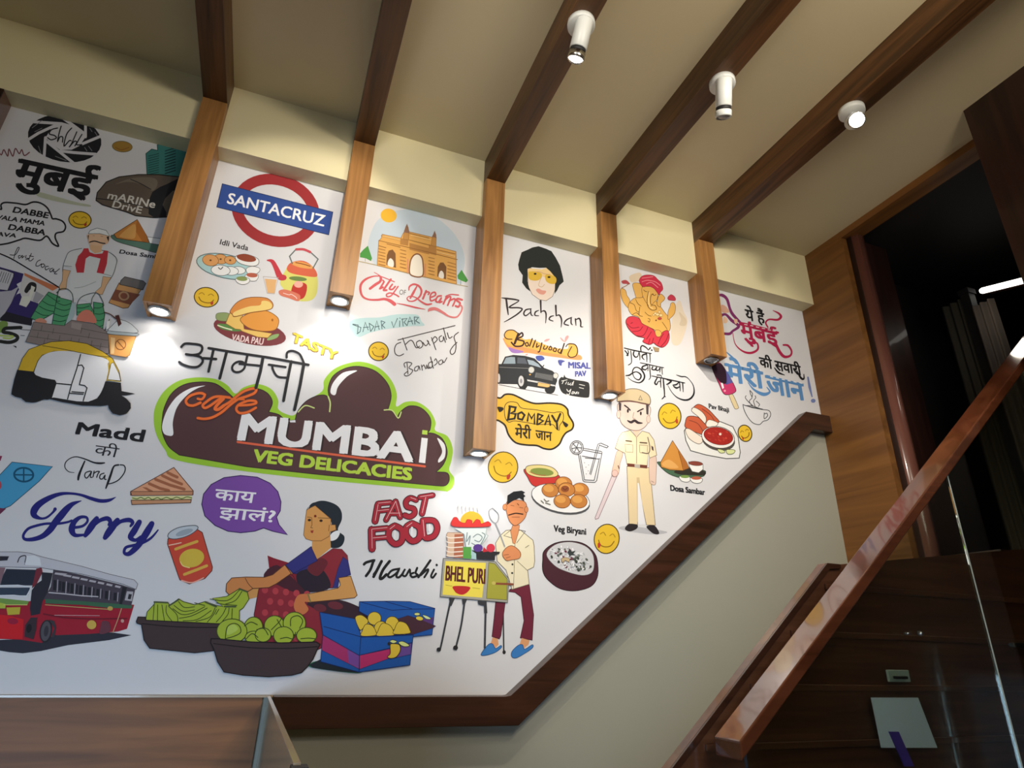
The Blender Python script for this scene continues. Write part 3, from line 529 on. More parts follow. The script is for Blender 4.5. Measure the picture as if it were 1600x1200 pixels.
FR(280, 430, 5.714); P('#d87a62', '890,140 950,128 1060,165 1082,200 1060,232 980,205 905,180', 1); ST('#f2d8d0', 6, '930,160 980,175 1000,170 1040,195 1050,210')
FR(0, 0, 1); smiley(322.5, 464.5, 19, 15.3, 8)
G('vada_pau_print', 'filled bun on a maroon oval plate'); FR(280, 430, 5.714)
E('#7d3b40', 630, 500, 330, 115, 12); P('#8fa06a', '330,350 370,335 440,340 470,380 440,410 340,400', 1, '#556040', 4); P('#5a8a4a', '340,440 400,435 560,470 560,495 480,500 380,480', 1); ST('#e8e8c8', 10, '345,448 400,468 470,488'); P('#8fae70', '785,570 830,535 890,525 870,560 800,582', 1)
P('#e8c06a', '415,430 455,330 560,330 580,480 830,520 790,560 700,552 560,500 545,485 500,480', 0, '#8a5a24', 5); P('#e39a45', '545,400 600,350 720,315 800,325 880,380 885,440 850,490 740,500 620,470', 1, '#8a5420', 6); E('#a8621f', 832, 400, 9, 12); P('#d98c45', '455,320 520,240 620,200 760,200 820,230 838,275 800,310 640,335 500,370 475,350', 1, '#7a4a20', 6); P('#efcf7c', '490,330 620,280 720,268 740,230 800,235 830,270 800,305 640,330 500,365', 1)
T('VADA PAU', '#ecd0d0', 465, 582, 745, 622, 58, .02)
G('lettering_print', 'small yellow tilted word TASTY')
FR(280, 430, 5.714); T('TASTY', '#8a6a30', 1000, 592, 1400, 765, 78, .07, .1); T('TASTY', '#f0cf4c', 1002, 588, 1398, 758, 76, .035, .1)
G('headline_lettering_print', 'large black Hindi heading above the cloud logo', 50)
HL = '#2a2a2e'
ST(HL, 22, '18,640 50,612 110,612 190,625 205,660 180,700 120,712 60,705'); ST(HL, 22, '120,712 190,730 210,770 170,815 110,820 40,800 0,775'); ST(HL, 22, '215,740 330,748', 0)
ST(HL, 22, '262,650 500,690 800,735 1155,800', 0); ST(HL, 24, '308,660 262,860', 0); ST(HL, 26, '425,680 362,920', 0)
ST(HL, 22, '610,710 590,800', 0); E(None, 530, 818, 60, 45, -25, HL, 20); ST(HL, 20, '540,790 660,802 725,808', 0); ST(HL, 28, '748,735 725,860 685,1005', 0)
ST(HL, 20, '800,798 950,820', 0); ST(HL, 20, '830,805 840,850 880,905 960,915', 1); ST(HL, 26, '1000,770 970,920 932,1120', 0); ST(HL, 28, '1112,800 1080,980 1030,1200', 0); ST(HL, 20, '960,735 965,690 1010,675 1070,700 1100,750 1118,800')
G('cloud_logo_print', 'large brown cloud sign with green outline and white capitals'); FR(230, 550, 3.2)
P('#9ccb3c', '32,330 45,260 90,190 160,143 250,127 340,135 400,165 440,208 480,178 550,160 620,185 655,240 655,285 700,312 740,312 790,250 875,195 885,140 935,85 1010,55 1080,50 1160,80 1220,140 1248,210 1245,272 1290,250 1350,250 1410,290 1442,350 1440,392 1500,420 1527,480 1522,540 1510,590 1535,630 1530,672 1500,697 1450,692 900,642 500,598 150,542 90,490 45,410', 1, None)
BR = '#54393c'
PC(BR, '160,515 105,470 75,400 75,340 85,280 120,210 180,165 260,150 340,158 400,200 430,228 | 430,228 480,200 545,183 600,205 626,250 608,300 | 608,300 660,314 690,345 | 690,345 740,340 | 740,340 752,298 790,250 840,222 885,215 912,232 | 911,230 905,180 930,120 990,82 1060,72 1140,95 1200,155 1220,220 1203,290 | 1203,290 1232,298 1252,326 | 1252,326 1265,300 1310,270 1370,280 1415,330 1415,385 1400,404 | 1400,404 1440,410 1480,440 1500,500 1482,560 1445,600 | 1445,600 1500,605 1510,640 1490,668 1440,668 | 1440,668 900,617 | 900,617 500,574 | 500,574 160,515', '#35262a', 4)
ST('#c9d98a', 7, '905,222 915,255 912,298'); ST('#c9d98a', 6, '755,300 790,268 835,280'); ST('#c9d98a', 6, '1185,290 1225,292 1255,330 1270,300')
P('#efeff2', '290,168 220,180 150,222 100,290 75,365 82,405 105,418 130,412 128,350 150,275 200,215 250,182', 1); P('#efeff2', '1050,93 980,103 932,150 916,195 925,213 942,212 955,172 1000,122', 1); P('#efeff2', '1450,430 1488,465 1488,525 1460,552 1455,540 1475,495', 1)
P('#e4e4ea', '690,345 740,340 742,352 690,352', 0)
T('MUMBA', '#3a282c', 462, 438, 1330, 550, 128, .062, h1=136); T('MUMBA', '#ececf0', 457, 435, 1322, 546, 128, .045, h1=136)
P('#ececf0', '1372,428 1403,432 1390,556 1358,552', 0); P('#b5d554', '1376,390 1402,393 1400,414 1374,411', 0)
ST('#e0664a', 11, '452,450 1388,572', 0); T('VEG DELICACIES', '#b9d84c', 528, 545, 1318, 640, 58, .05, h1=58)
FR(280, 595, 11.43); OR = '#ef7338'
cafe = ('460,250 400,222 300,230 180,280 120,360 160,430 260,440 380,390', '330,320 400,330 450,280 450,240', '900,300 720,280 600,300 480,380 420,440 460,485 560,440 700,340 780,300', '790,320 680,430 640,500 700,510 800,440', '800,440 900,380 1010,290 1150,190 1300,140 1375,150 1340,220 1200,280 1050,330 900,440 760,560 600,650 450,680 330,665', '870,300 1000,330 1160,335', '1080,440 1250,430 1370,400 1350,360 1220,360 1060,430 1020,510 1080,575 1220,560 1370,480')
for s, w in zip(cafe, (44, 40, 44, 54, 44, 24, 42)): ST('#8a3c22', w + 14, s)
for s, w in zip(cafe, (44, 40, 44, 54, 44, 24, 42)): ST(OR, w, s)
# --- arch gateway panel
G('city_gateway_print', 'sandstone arch gateway under a pale blue sky disc'); FR(540, 300, 6.667)
P('#c5d3df', '230,560 260,430 330,300 450,220 600,185 760,190 900,240 1040,340 1150,460 1220,600 1240,740 1200,900 1140,950 330,760 300,740 240,650', 1)
E('#f0b83a', 448, 245, 84, 72, 10); GS = '#e0a95c'; GL = '#9a6a34'
P('#4f9a4a', '150,640 185,600 232,560 275,690 265,720 210,690 150,680', 0); P('#4f9a4a', '1165,870 1208,810 1245,870 1275,920 1255,942 1210,925 1170,905', 0); ST('#6d7a50', 4, '205,690 205,725'); ST('#6d7a50', 4, '1200,920 1198,970')
ST('#b5a884', 9, '140,722 330,765 660,850 1100,950 1270,985')
P(GS, '380,440 575,480 600,430 625,400 640,330 655,400 665,415 900,470 915,440 928,405 942,450 942,565 1150,620 1155,960 1080,945 330,765 330,720 345,510 372,480', 0, GL, 5)
P('#efe6d6', '675,860 672,740 700,670 745,645 785,668 805,730 800,875', 1, '#8a5a3c', 14); P('#7d5634', '425,760 430,660 450,610 490,600 520,640 525,790', 0); P('#ede6da', '440,765 445,715 470,690 500,725 495,780', 1); P('#7d5634', '955,880 960,780 985,735 1020,735 1050,780 1045,910', 0); P('#ede6da', '970,885 980,835 1000,820 1022,850 1018,900', 1)
P('#b98448', '572,480 655,500 650,560 568,545', 0); P('#b98448', '868,545 945,565 945,660 862,640', 0); P('#b98448', '665,530 870,585 868,650 665,600', 0); P('#c58f4e', '612,400 660,400 658,500 600,490', 0, GL, 4); P('#c58f4e', '902,470 945,470 942,570 890,555', 0, GL, 4)
P('#8f6a55', '605,420 625,360 640,330 655,370 665,430', 0); P('#8f6a55', '905,465 920,420 928,405 942,440 945,480', 0)
for s in ('345,505 580,560 860,625 1165,705', '372,455 575,500', '665,430 870,480', '665,500 880,555', '950,600 1140,645', '430,540 570,575', '350,560 420,580'): ST(GL, 7, s, 0)
for i in range(6):
    ST('#b07c40', 8, [(345, 590 + i * 32), (412, 606 + i * 32)], 0); ST('#b07c40', 8, [(570, 600 + i * 36), (628, 614 + i * 36)], 0); ST('#b07c40', 8, [(865, 680 + i * 34), (925, 694 + i * 34)], 0); ST('#b07c40', 8, [(1065, 730 + i * 34), (1148, 752 + i * 34)], 0)
ST('#f4cf8c', 7, '385,460 570,500', 0); ST('#f4cf8c', 7, '680,450 890,500', 0); ST('#f4cf8c', 7, '955,625 1140,672', 0); ST('#d98a70', 10, '650,700 645,840', 0); ST('#d98a70', 10, '832,750 830,880', 0)
G('lettering_print', 'red flowing script words under the gateway'); FR(550, 415, 8.889); RC = '#cf5c62'
ST(RC, 26, '305,92,8 370,130,14 400,170,34 390,220,36 330,260,38 250,320,36'); ST(RC, 26, '375,145,16 290,150,20 190,190,30 125,260,34 118,350,34 150,430,28 230,470,26 350,475,30 450,465,36 530,490,46 590,535,52'); ST(RC, 14, '400,150 480,180 590,225')
for s, w in (('445,225 400,300 390,320 430,300', 26), ('540,190 470,290 440,340 480,340', 28), ('560,260 520,320 560,330 600,290', 24), ('640,290 590,360 540,420 490,430 480,400 530,380 600,400 650,430', 20), ('430,205 438,212', 22)): ST(RC, w, s)
T('OF', '#6b6360', 655, 400, 745, 408, 70, .0)
ST(RC, 24, '900,290,18 850,380,34 810,450,26'); ST(RC, 26, '790,340,16 800,290,24 860,258,26 930,285,28 965,350,28 940,430,26 860,490,20 790,490,18 765,455,16 800,425,14 880,440,16 960,500,24 1040,540,28 1105,530,20')
for s, w in (('1030,350 985,460', 28), ('1000,400 1040,365 1075,375 1060,400', 22), ('1100,440 1160,410 1150,370 1105,385 1085,440 1100,490 1170,460', 22), ('1240,420 1190,430 1165,490 1200,505 1240,450 1215,510 1250,500', 24), ('1320,420 1270,530', 26), ('1290,480 1350,430 1370,450 1330,550', 24), ('1350,490 1420,460 1430,490 1400,560', 24), ('1530,475 1470,460 1450,480 1500,520 1480,570 1440,560', 28), ('1300,430 1370,400 1480,408', 16)): ST(RC, w, s)
ST('#d5797a', 26, '1060,640,10 1080,610,44 1160,600,42 1260,650,34 1350,705,24 1450,715,22 1510,650,22 1530,580,22 1500,540,18'); ST(RC, 20, '620,522,6 740,545,18 880,580,22 1020,607,6')
G('lettering_print', 'dark hand lettering on a pale teal brush mark'); FR(540, 460, 6.667)
P('#b5d3d6', '35,330 60,270 180,245 350,240 480,215 600,205 750,215 790,280 820,325 700,330 560,345 400,365 250,400 140,445 70,410', 1)
for s in ('75,310 130,320 125,410', '75,315 160,345 150,390 120,410', '180,390 205,290 235,370', '185,345 240,340', '245,300 260,385', '245,300 295,335 262,385', '300,380 325,275 350,365', '308,340 350,330', '370,275 380,360', '370,275 410,290 380,320 410,350', '480,285 500,345 540,250', '565,275 562,335', '565,245 568,250', '590,255 600,330', '585,258 640,250 610,290 640,325', '640,325 670,235 700,310', '650,285 700,275', '715,235 722,310', '715,235 760,240 730,275 770,300'): ST('#4d6469', 8, s, 0)
G('lettering_print', 'thin black handwriting with a long bar above it')
for s in ('545,475 700,435 900,385 1140,325', '575,500 530,520 510,570 520,620 560,640 605,620', '595,455 640,580', '625,520 670,480 700,490 735,555 770,540', '770,480 740,500 745,540 775,560 805,530 790,490 770,480', '805,500 835,535 865,500 850,480 880,530', '895,450 940,575', '900,480 930,440 955,470 925,505', '1000,430 975,450 985,490 1015,480 1020,440 1040,500', '1020,350 1050,470', '1060,400 1080,455 1110,440', '1175,395 1130,440 1150,520 1140,600 1105,625 1090,590 1120,540 1160,500'): ST('#453c3c', 10, s)
for s in ('640,715 650,830', '620,760 610,720 650,705 690,720 660,765 700,790 670,835 630,850 612,830 650,800', '760,745 725,760 720,795 750,790 765,750 775,785', '790,735 800,790', '795,760 815,735 835,775', '845,770 845,735 860,770 880,755', '895,700 865,720 870,765 900,755 905,700', '885,650 915,770', '925,690 940,670 955,710 925,740', '1000,680 970,700 980,730 1010,715 1010,685 1025,710 1055,660'): ST('#453c3c', 9, s)
FR(0, 0, 1); smiley(591.5, 549, 15.5, 14.5, 8)
# --- sandwich, purple bubble, can
G('grilled_sandwich_print', 'triangular grilled sandwich with striped top'); FR(200, 720, 5)
P('#e0a480', '20,240 358,52 510,235 508,265 20,268', 0, '#5a3a34', 6); P('#a9684a', '110,205 145,208 200,238 165,240', 0); 
for s in ('165,178 250,215 318,232', '215,145 330,190 440,222', '268,115 340,150 420,182', '310,92 350,112 385,128'): ST('#a9684a', 22, s, 0)
P('#c48a68', '20,240 510,238 505,268 30,272', 0, '#5a3a34', 5); P('#e0dca0', '30,278 500,272 500,302 30,306', 0); P('#c99670', '25,308 495,302 490,328 30,342', 0, '#5a3a34', 6)
ST('#5d7a34', 7, '35,290 70,298 100,286 130,298 160,286 190,302 230,288 260,300 300,286 340,298 380,284 420,296 460,282 498,290')
G('purple_speech_bubble_print', 'purple speech bubble with white Hindi question')
P('#7d4fa6', '576,340 590,260 650,185 750,132 880,115 1010,128 1110,175 1170,240 1195,320 1190,390 1160,440 1180,500 1245,577 1130,550 1060,525 990,550 880,562 780,550 680,505 600,430', 0, '#3a2260', 7)
H('काय', '#f0eef6', 672, 302, 985, 330, 78, .02); H('झालं?', '#f0eef6', 708, 445, 1140, 480, 78, .02)
G('drink_can_print', 'red drink can with yellow disc, tilted')
P('#cf4c3a', '312,610 540,535 580,560 660,830 655,860 600,920 480,962 405,930 390,890 308,650', 0, '#4a2a28', 6); P('#c2ccd6', '315,600 325,560 400,520 520,505 545,530 480,580 380,610', 1, '#4a5058', 6); E('#9eabb8', 440, 560, 70, 22, -18)
E('#d9bc48', 498, 760, 98, 72, -12); ST('#dfb24e', 22, '372,690 440,665 540,630', 0); ST('#dfb24e', 22, '440,888 540,850 615,820', 0); ST('#efc0a8', 9, '320,660 370,650 415,640'); ST('#efe08a', 8, '410,790 430,820 480,835'); ST('#efb0a0', 10, '420,935 500,952 590,915')
# --- seated fruit seller
G('fruit_seller_print', 'seated woman in red sari and blue blouse selling fruit', 5); FR(440, 760, 5)
P('#8a2232', '-110,540 -60,560 130,620 190,800 -70,850', 0)
P('#1f2a35', '200,230 210,170 260,125 330,112 420,140 465,190 470,260 440,340 490,390 480,450 440,480 380,475 370,430 390,280 300,220', 1); P('#eceef0', '400,360 440,345 455,365 430,410 385,425 378,390', 1)
P('#d59a58', '240,420 380,380 385,480 250,590 232,540', 0); P('#d59a58', '195,185 230,165 262,150 340,215 385,255 385,300 420,300 425,340 380,355 372,390 310,425 240,425 190,410 172,380 180,300', 0, '#7a4a24', 4)
P('#1f2a35', '195,190 210,160 262,148 300,180 390,250 400,200 330,130 240,130', 1)
for s in ('200,240 215,240 235,245 238,300 228,322 245,325', '285,245 380,250'): ST('#5a3a20', 4, s, 0)
E('#3a2418', 217, 263, 13, 10); E('#3a2418', 308, 268, 13, 10); E('#7a2418', 263, 232, 10, 10); P('#a03a2c', '225,345 250,342 245,365 230,362', 0); ST('#7a4a24', 4, '372,300 368,350')
P('#34347e', '35,615 235,472 250,560 262,580 240,700 90,680', 0, '#1c1c48', 4); P('#34347e', '480,545 515,560 540,690 450,720 440,790 380,795 400,620', 0, '#1c1c48', 4)
P('#8e2b38', '270,575 400,485 470,490 515,540 520,580 480,550 440,640 400,790 210,830 130,800 120,690 240,700', 0, '#4a1a20', 3); P('#2b2230', '120,680 240,640 330,660 380,790 210,830 140,800', 1); P('#6a2632', '200,640 300,560 360,600 280,700', 1)
P('#d59a58', '30,612 85,680 -20,730 -70,770 -200,780 -260,800 -290,850 -250,880 -130,850 -60,860 0,850 60,700', 0)
FR(200, 720, 5)
P('#8e2b38', '1062,905 1090,850 1140,820 1190,828 1290,900 1340,1000 1400,1100 1600,1160 1720,1380 1420,1500 1000,1400 985,1200 1020,1010', 0, '#4a1a20', 5); P('#4a2230', '1062,905 1090,850 1140,820 1190,828 1330,960 1390,1040 1280,1020 1150,960', 1)
for i in range(5):
    for j in range(5): E('#b8404a', 1070 + i * 82 + (j % 2) * 40, 1010 + j * 88 + i * 8, 24, 26)
P('#34347e', '1230,815 1430,670 1480,780 1290,880', 0, '#1c1c48', 4)
P('#d08850', '1225,812 1275,880 1160,960 1100,990 975,998 900,1045 800,1058 765,1020 770,960 810,915 920,908 1065,910 1130,890', 0, '#5a3420', 6); ST('#5a3420', 5, '915,915 940,960 975,998')
FR(440, 760, 5)
P('#3a2430', '210,900 400,880 560,920 680,1000 600,1100 400,1150 200,1100', 1); P('#8e2b38', '190,920 300,980 330,1100 400,1200 250,1200 150,1000', 0); E('#6a2c38', 420, 930, 60, 30, 10); E('#6a2c38', 300, 950, 50, 30, 10)
P('#d59a58', '445,715 540,700 590,850 570,870 480,880 215,905 180,900 185,985 120,990 95,930 130,850 220,838 440,795 460,770', 0, '#5a3420', 5); P('#d07a4a', '130,850 215,845 210,900 180,905 210,960 170,1000 120,990 95,930', 1); ST('#8a7a48', 12, '205,840 225,900')
# mango crates
G('mango_crates_print', 'blue crates of yellow mangoes beside the seated seller', 90); FR(480, 880, 6.667); BL = '#1f58a8'; BD = '#152a60'
P('#1f6a4a', '20,1060 140,1020 540,1110 530,1145 300,1125 60,1090', 1); P('#222a30', '20,1060 140,1000 540,1120 530,1142 300,1125 60,1090', 0)
P(BL, '545,400 850,395 1070,400 1330,470 1300,745 1110,765 900,700 540,500', 0, BD, 7); ST(BD, 7, '560,405 880,490 1050,480 1320,475', 0); ST(BD, 7, '800,395 1090,475', 0)
P('#4a2c38', '940,580 1050,545 1200,590 1340,655 1300,680 1110,740 930,735', 0, BD, 4); P('#5a3a78', '1190,590 1315,560 1305,640', 0); E('#d8e08a', 1145, 530, 30, 15, 0, K1, 5); P('#d8e8a8', '1200,540 1250,550 1290,580 1240,580', 1, K1, 5); E('#e6cc48', 1170, 575, 40, 22, 10, K1, 5)
P(BL, '130,510 500,580 560,750 1105,745 1100,790 1070,1060 540,1135 140,1025 165,750', 0, BD, 8); P('#a8336a', '165,750 540,960 545,1105 150,905', 0, BD, 5); P('#7a4a9a', '420,900 540,965 545,1100 430,1040', 0); P('#b8306a', '545,960 870,890 860,990 545,1105', 0, BD, 5); P('#6a4a96', '870,890 1090,825 1080,950 860,1000', 0, BD, 5)
ST(BD, 7, '175,660 555,765', 0); ST(BD, 7, '560,750 545,960 540,1130', 0); ST(BD, 7, '170,750 540,960 1090,830', 0)
P('#e0c040', '500,570 550,540 600,560 635,610 570,690 540,680', 1, '#4a3a14', 6); MG = '#e0c040'
for x, y, rx, ry in ((700, 575, 70, 68), (885, 625, 70, 70), (770, 680, 72, 75)): E(MG, x, y, rx, ry, 0, '#4a3a14', 6)
for x, y, rx, ry in ((640, 715, 75, 72), (815, 715, 85, 80), (985, 695, 82, 78)): P(MG, [(x - rx, y + 42), (x - rx + 8, y - 10), (x - rx * .5, y - ry), (x, y - ry * 1.1), (x + rx * .6, y - ry * .8), (x + rx, y - 5), (x + rx - 4, y + 36)], 1, '#4a3a14', 6)
ST(BD, 9, '560,768 800,760 1105,745', 0); P(MG, '865,850 900,838 960,850 970,910 930,975 870,992 835,975 865,940', 1, K1, 8); P('#d8e08a', '860,815 890,798 935,815 900,835', 1, K1, 6); P('#d8e08a', '950,825 1000,815 1065,855 1030,870 985,860', 1, K1, 6); E(K1, 850, 840, 14, 18)
# banana and cabbage baskets
G('banana_basket_print', 'dark basket heaped with green bananas', 90); FR(200, 860, 5); GB = '#a8bc3c'; GD = '#3f4d1e'
P(GB, '135,560 150,480 205,420 210,400 310,405 325,430 395,378 430,400 520,425 600,400 690,430 745,440 660,375 770,360 870,300 930,320 945,380 900,450 870,470 870,560 600,580', 0, GD, 6)
for s in ('205,420 195,550', '232,425 230,550', '265,425 285,555', '300,430 300,490 345,555', '320,440 380,500 390,560', '360,430 430,475 520,465', '395,400 440,445 520,440', '350,455 420,500 500,490 600,440', '400,530 500,510 620,450', '430,550 540,540 650,470', '530,555 640,520 680,450', '620,560 670,500 690,460', '690,560 740,500 765,450', '740,550 780,500 790,450', '810,550 815,455', '685,500 710,460', '640,380 780,390 870,310', '760,420 840,390 890,320', '690,410 740,420 850,430', '520,410 600,430'): ST(GD, 6, s)
for s in ('205,403 310,408', '320,432 395,385', '605,402 690,440', '755,438 840,440', '870,300 930,322'): ST('#4d5a3a', 12, s, 0)
P('#453638', '65,555 78,520 135,522 140,545 740,575 860,560 700,780 660,785 520,800 170,765 125,700 105,580 70,570', 0, '#1d1719', 7); ST('#1d1719', 7, '110,572 400,598 740,602')
G('cabbage_basket_print', 'dark basket of green cabbages in front of bananas', 140)
for x, y, rx, ry in ((980, 600, 72, 80), (1145, 590, 80, 80), (1300, 570, 88, 88)): E(GB, x, y, rx, ry, 8, GD, 7)
for x, y, rx, ry in ((812, 630, 118, 95), (985, 680, 70, 50), (1055, 660, 62, 55), (1215, 665, 78, 70), (1395, 665, 78, 62)): E(GB, x, y, rx, ry, 0, GD, 7)
for s in ('760,690 775,600 825,570 870,590 880,640 830,670 760,690', '910,590 960,560 1010,580', '1120,620 1180,560 1200,530', '1270,590 1275,530 1330,510 1365,550 1340,610', '925,690 970,650 1015,680', '1005,620 1060,610 1095,660', '1190,690 1240,680 1290,690 1310,640', '1350,690 1410,685 1460,690', '1165,540 1200,600'): ST(GD, 7, s)
P('#b9d060', '780,600 825,578 860,610 830,640 775,660', 1)
P('#453638', '650,690 700,690 960,715 1200,722 1470,715 1500,735 1480,770 1445,850 1405,905 1355,955 1280,975 1100,988 900,975 750,950 700,870 670,770 645,720', 0, '#1d1719', 8); ST('#1d1719', 7, '670,728 960,760 1250,765 1480,752')
# --- FAST FOOD, Mavshi
FR(570, 765, 8); G('lettering_print', 'glossy dark red balloon capitals in two lines')
def balloon(letters):
    for col, dw, dx in (('#4a1d26', 22, 0), ('#a8293a', 0, 0)):
        for s, w in letters: ST(col, w + dw, s, 1 if len(s) > 34 else 0)
    for s, w in letters:
        p = _pp(s)[:2]; ST('#e8b8bc', 7, [(a[0] + 8 - 6, a[1] - 6) for a in p], 0)
balloon([('165,190 128,395', 72), ('165,175 320,160', 54), ('160,270 300,255', 46), ('385,150 265,380', 56), ('385,150 440,345', 62), ('310,300 440,300', 48), ('640,130 570,105 515,150 530,215 610,240 620,300 560,340 500,320', 56), ('690,95 850,70', 54), ('760,100 715,300', 62)])
balloon([('85,500 90,740', 76), ('85,500 280,480', 56), ('100,610 270,595', 50), ('375,450 310,500 300,600 375,680 460,640 465,510 375,450', 64), ('590,420 520,470 520,570 595,645 680,600 685,480 590,420', 64), ('725,385 745,590 860,580 905,480 860,390 725,385', 62)])
ST('#e4e4e8', 26, '378,520 368,610', 0); ST('#e4e4e8', 26, '590,475 585,570', 0); ST('#e4e4e8', 26, '808,440 805,510', 0)
G('lettering_print', 'thick black brush script below the balloon capitals')
for s, w in (('-10,935 20,910 110,885 105,900', 34), ('110,885 70,1000 15,1080', 34), ('210,895 110,1090', 36), ('110,1060 180,960 210,900', 26), ('310,895 230,1000 190,1100 215,1112 270,1060', 36), ('430,990 340,1010 290,1070 320,1095 400,1040 430,990 395,1080 430,1095 480,1040', 28), ('500,1000 470,1060 510,1080 560,1000 570,1050 610,1040', 26), ('655,980 635,1040 660,1070 600,1095 570,1070', 28), ('820,885 740,1000 670,1095', 30), ('700,1070 780,1000 790,1020 745,1095', 26), ('865,1000 830,1075 850,1100 890,1050', 26), ('898,940 900,945', 28)): ST('#1c1d20', w, s)
# --- street snack cart and cook
G('snack_cart_cook_print', 'moustached cook in cream shirt holding a ladle'); FR(660, 760, 4.285)
ST('#3a3a3c', 10, '493,775 540,800 545,1110', 0); E('#2a2a2c', 547, 1110, 11, 14)
P('#70263a', '585,690 715,655 745,860 735,1030 655,1015 680,900 660,740 620,710 580,705', 0, '#3a141e', 4); P('#70263a', '490,775 555,775 525,1000 515,1022 466,1005 478,900', 0, '#3a141e', 4)
P('#dd9f70', '470,1010 505,1020 510,1060 480,1090 455,1060', 0); P('#dd9f70', '665,1015 718,1030 710,1060 680,1085 650,1060', 0)
P('#3c7fc4', '392,1125 440,1060 470,1055 490,1085 525,1065 528,1080 490,1110 430,1130', 1, '#1f4a80', 4); P('#3c7fc4', '598,1140 600,1105 640,1065 670,1060 685,1090 735,1060 738,1080 690,1115 630,1148', 1, '#1f4a80', 4)
P('#e9dfc0', '595,290 560,295 520,330 490,380 500,500 560,560 600,690 715,655 705,560 745,540 752,500 748,400 740,360 660,295', 0, '#6a6250', 4)
P('#d88f60', '605,260 650,260 645,300 620,385 605,380 590,300', 0, '#8a5030', 3); ST('#6a6250', 4, '595,290 545,330 600,345', 0); ST('#6a6250', 4, '645,290 690,300 630,380', 0); ST('#6a6250', 3, '620,385 610,690'); E('#3a3a3a', 603, 522, 7, 7); E('#3a3a3a', 601, 580, 7, 7); ST('#7a705a', 3, '635,500 700,560 705,570'); ST('#8a8266', 5, '690,410 712,395')
P('#d98c5c', '560,150 565,105 610,90 680,100 700,140 692,200 660,240 620,262 585,235 568,190', 1, '#7a4a30', 4); E('#d98c5c', 552, 138, 14, 20, 0, '#7a4a30', 3); E('#d98c5c', 696, 155, 12, 20, 0, '#7a4a30', 3)
P('#1c1e24', '566,125 570,60 610,35 665,28 688,40 675,50 690,65 678,75 682,100 650,78 600,100', 0); ST('#2a1c18', 8, '578,192 605,184 630,180 672,186'); ST('#a86848', 5, '600,205 650,205'); ST('#7a4020', 5, '636,115 645,125'); ST('#8a5030', 3, '590,125 615,130'); ST('#8a5030', 3, '650,140 675,145')
ST('#8a8d92', 5, '470,145 445,165 455,215 485,245 505,230 508,185 470,145'); ST('#9a9da2', 9, '490,250 520,320 550,400', 0)
P('#d98c5c', '535,450 570,405 610,400 655,440 650,480 600,492 560,495', 1, '#7a4a30', 4); ST('#7a4a30', 3, '545,460 580,455'); ST('#7a4a30', 3, '560,480 590,470')
G('snack_cart_print', 'yellow snack cart with BHEL PURI lettering and thin legs', 80)
for s in ('190,760 160,900 120,1085 105,1085', '283,770 260,930 225,1075', '425,780 418,1080'): ST('#3a3b40', 12, s)
E('#2a2a2c', 110, 1092, 15, 14); E('#2a2a2c', 222, 1080, 16, 16); P('#3a3b40', '178,740 222,740 195,800 185,800', 0); P('#3a3b40', '265,755 300,755 285,790 270,790', 0); P('#3a3b40', '370,765 430,770 435,850 415,850 412,800 375,790', 0)
P('#a7a59c', '140,482 435,498 490,505 580,620 570,778 420,765 120,738', 0, '#55544e', 4); P('#f0dc58', '155,500 425,512 400,745 135,725', 0); P('#a8a440', '445,510 485,518 568,620 565,760 430,750', 0, '#6a6a30', 4)
T('BHEL PURI', '#5a2024', 155, 628, 418, 652, 98, .02); P('#c02c30', '208,668 315,672 305,705 270,725 235,718 215,700', 1); ST('#b8a840', 4, '155,660 200,668', 0); ST('#b8a840', 4, '335,678 385,685', 0); ST('#8a4a34', 14, '480,650 605,655', 0); E('#c8b860', 478, 648, 14, 12)
P('#d8b8a0', '160,470 165,430 168,380 162,320 170,308 270,310 275,380 280,480', 0, '#7a6050', 3); P('#b06a50', '215,320 272,318 280,478 210,478', 0)
for y in (345, 378, 410, 440, 468): ST('#f0e4d8', 7, [(162, y - 8), (190, y), (270, y - 5)])
P('#dfe8e8', '215,280 430,280 425,320 440,330 345,460 300,460 280,320', 0, '#a0b0b0', 3); P('#59a04a', '272,405 328,405 325,485 272,482', 0); P('#a8c8cc', '328,420 360,425 360,488 328,485', 0)
for s in ('300,310 295,370 320,330 310,390', '340,340 370,320 400,340 380,370 350,360', '400,310 420,330 390,390', '330,380 370,400'): ST('#7a8c90', 6, s)
P('#e2b23a', '255,240 265,200 300,172 340,168 385,190 410,235 400,260 270,262', 1); P('#d83838', '205,215 230,208 250,235 285,245 300,222 330,228 335,250 360,222 385,228 395,250 440,235 442,268 210,268', 1, '#a82020', 3)
P('#2c2a30', '328,428 520,438 515,452 488,460 485,495 365,488 360,450', 0); E('#5a3a8c', 372, 412, 32, 26); P('#c82c3c', '410,405 440,435 405,440', 0); E('#d0384a', 458, 412, 28, 28); 
for x in (250, 275, 300, 325, 350, 375): ST('#d8d4cc', 6, [(x, 160), (x - 8, 130), (x + 2, 105)])
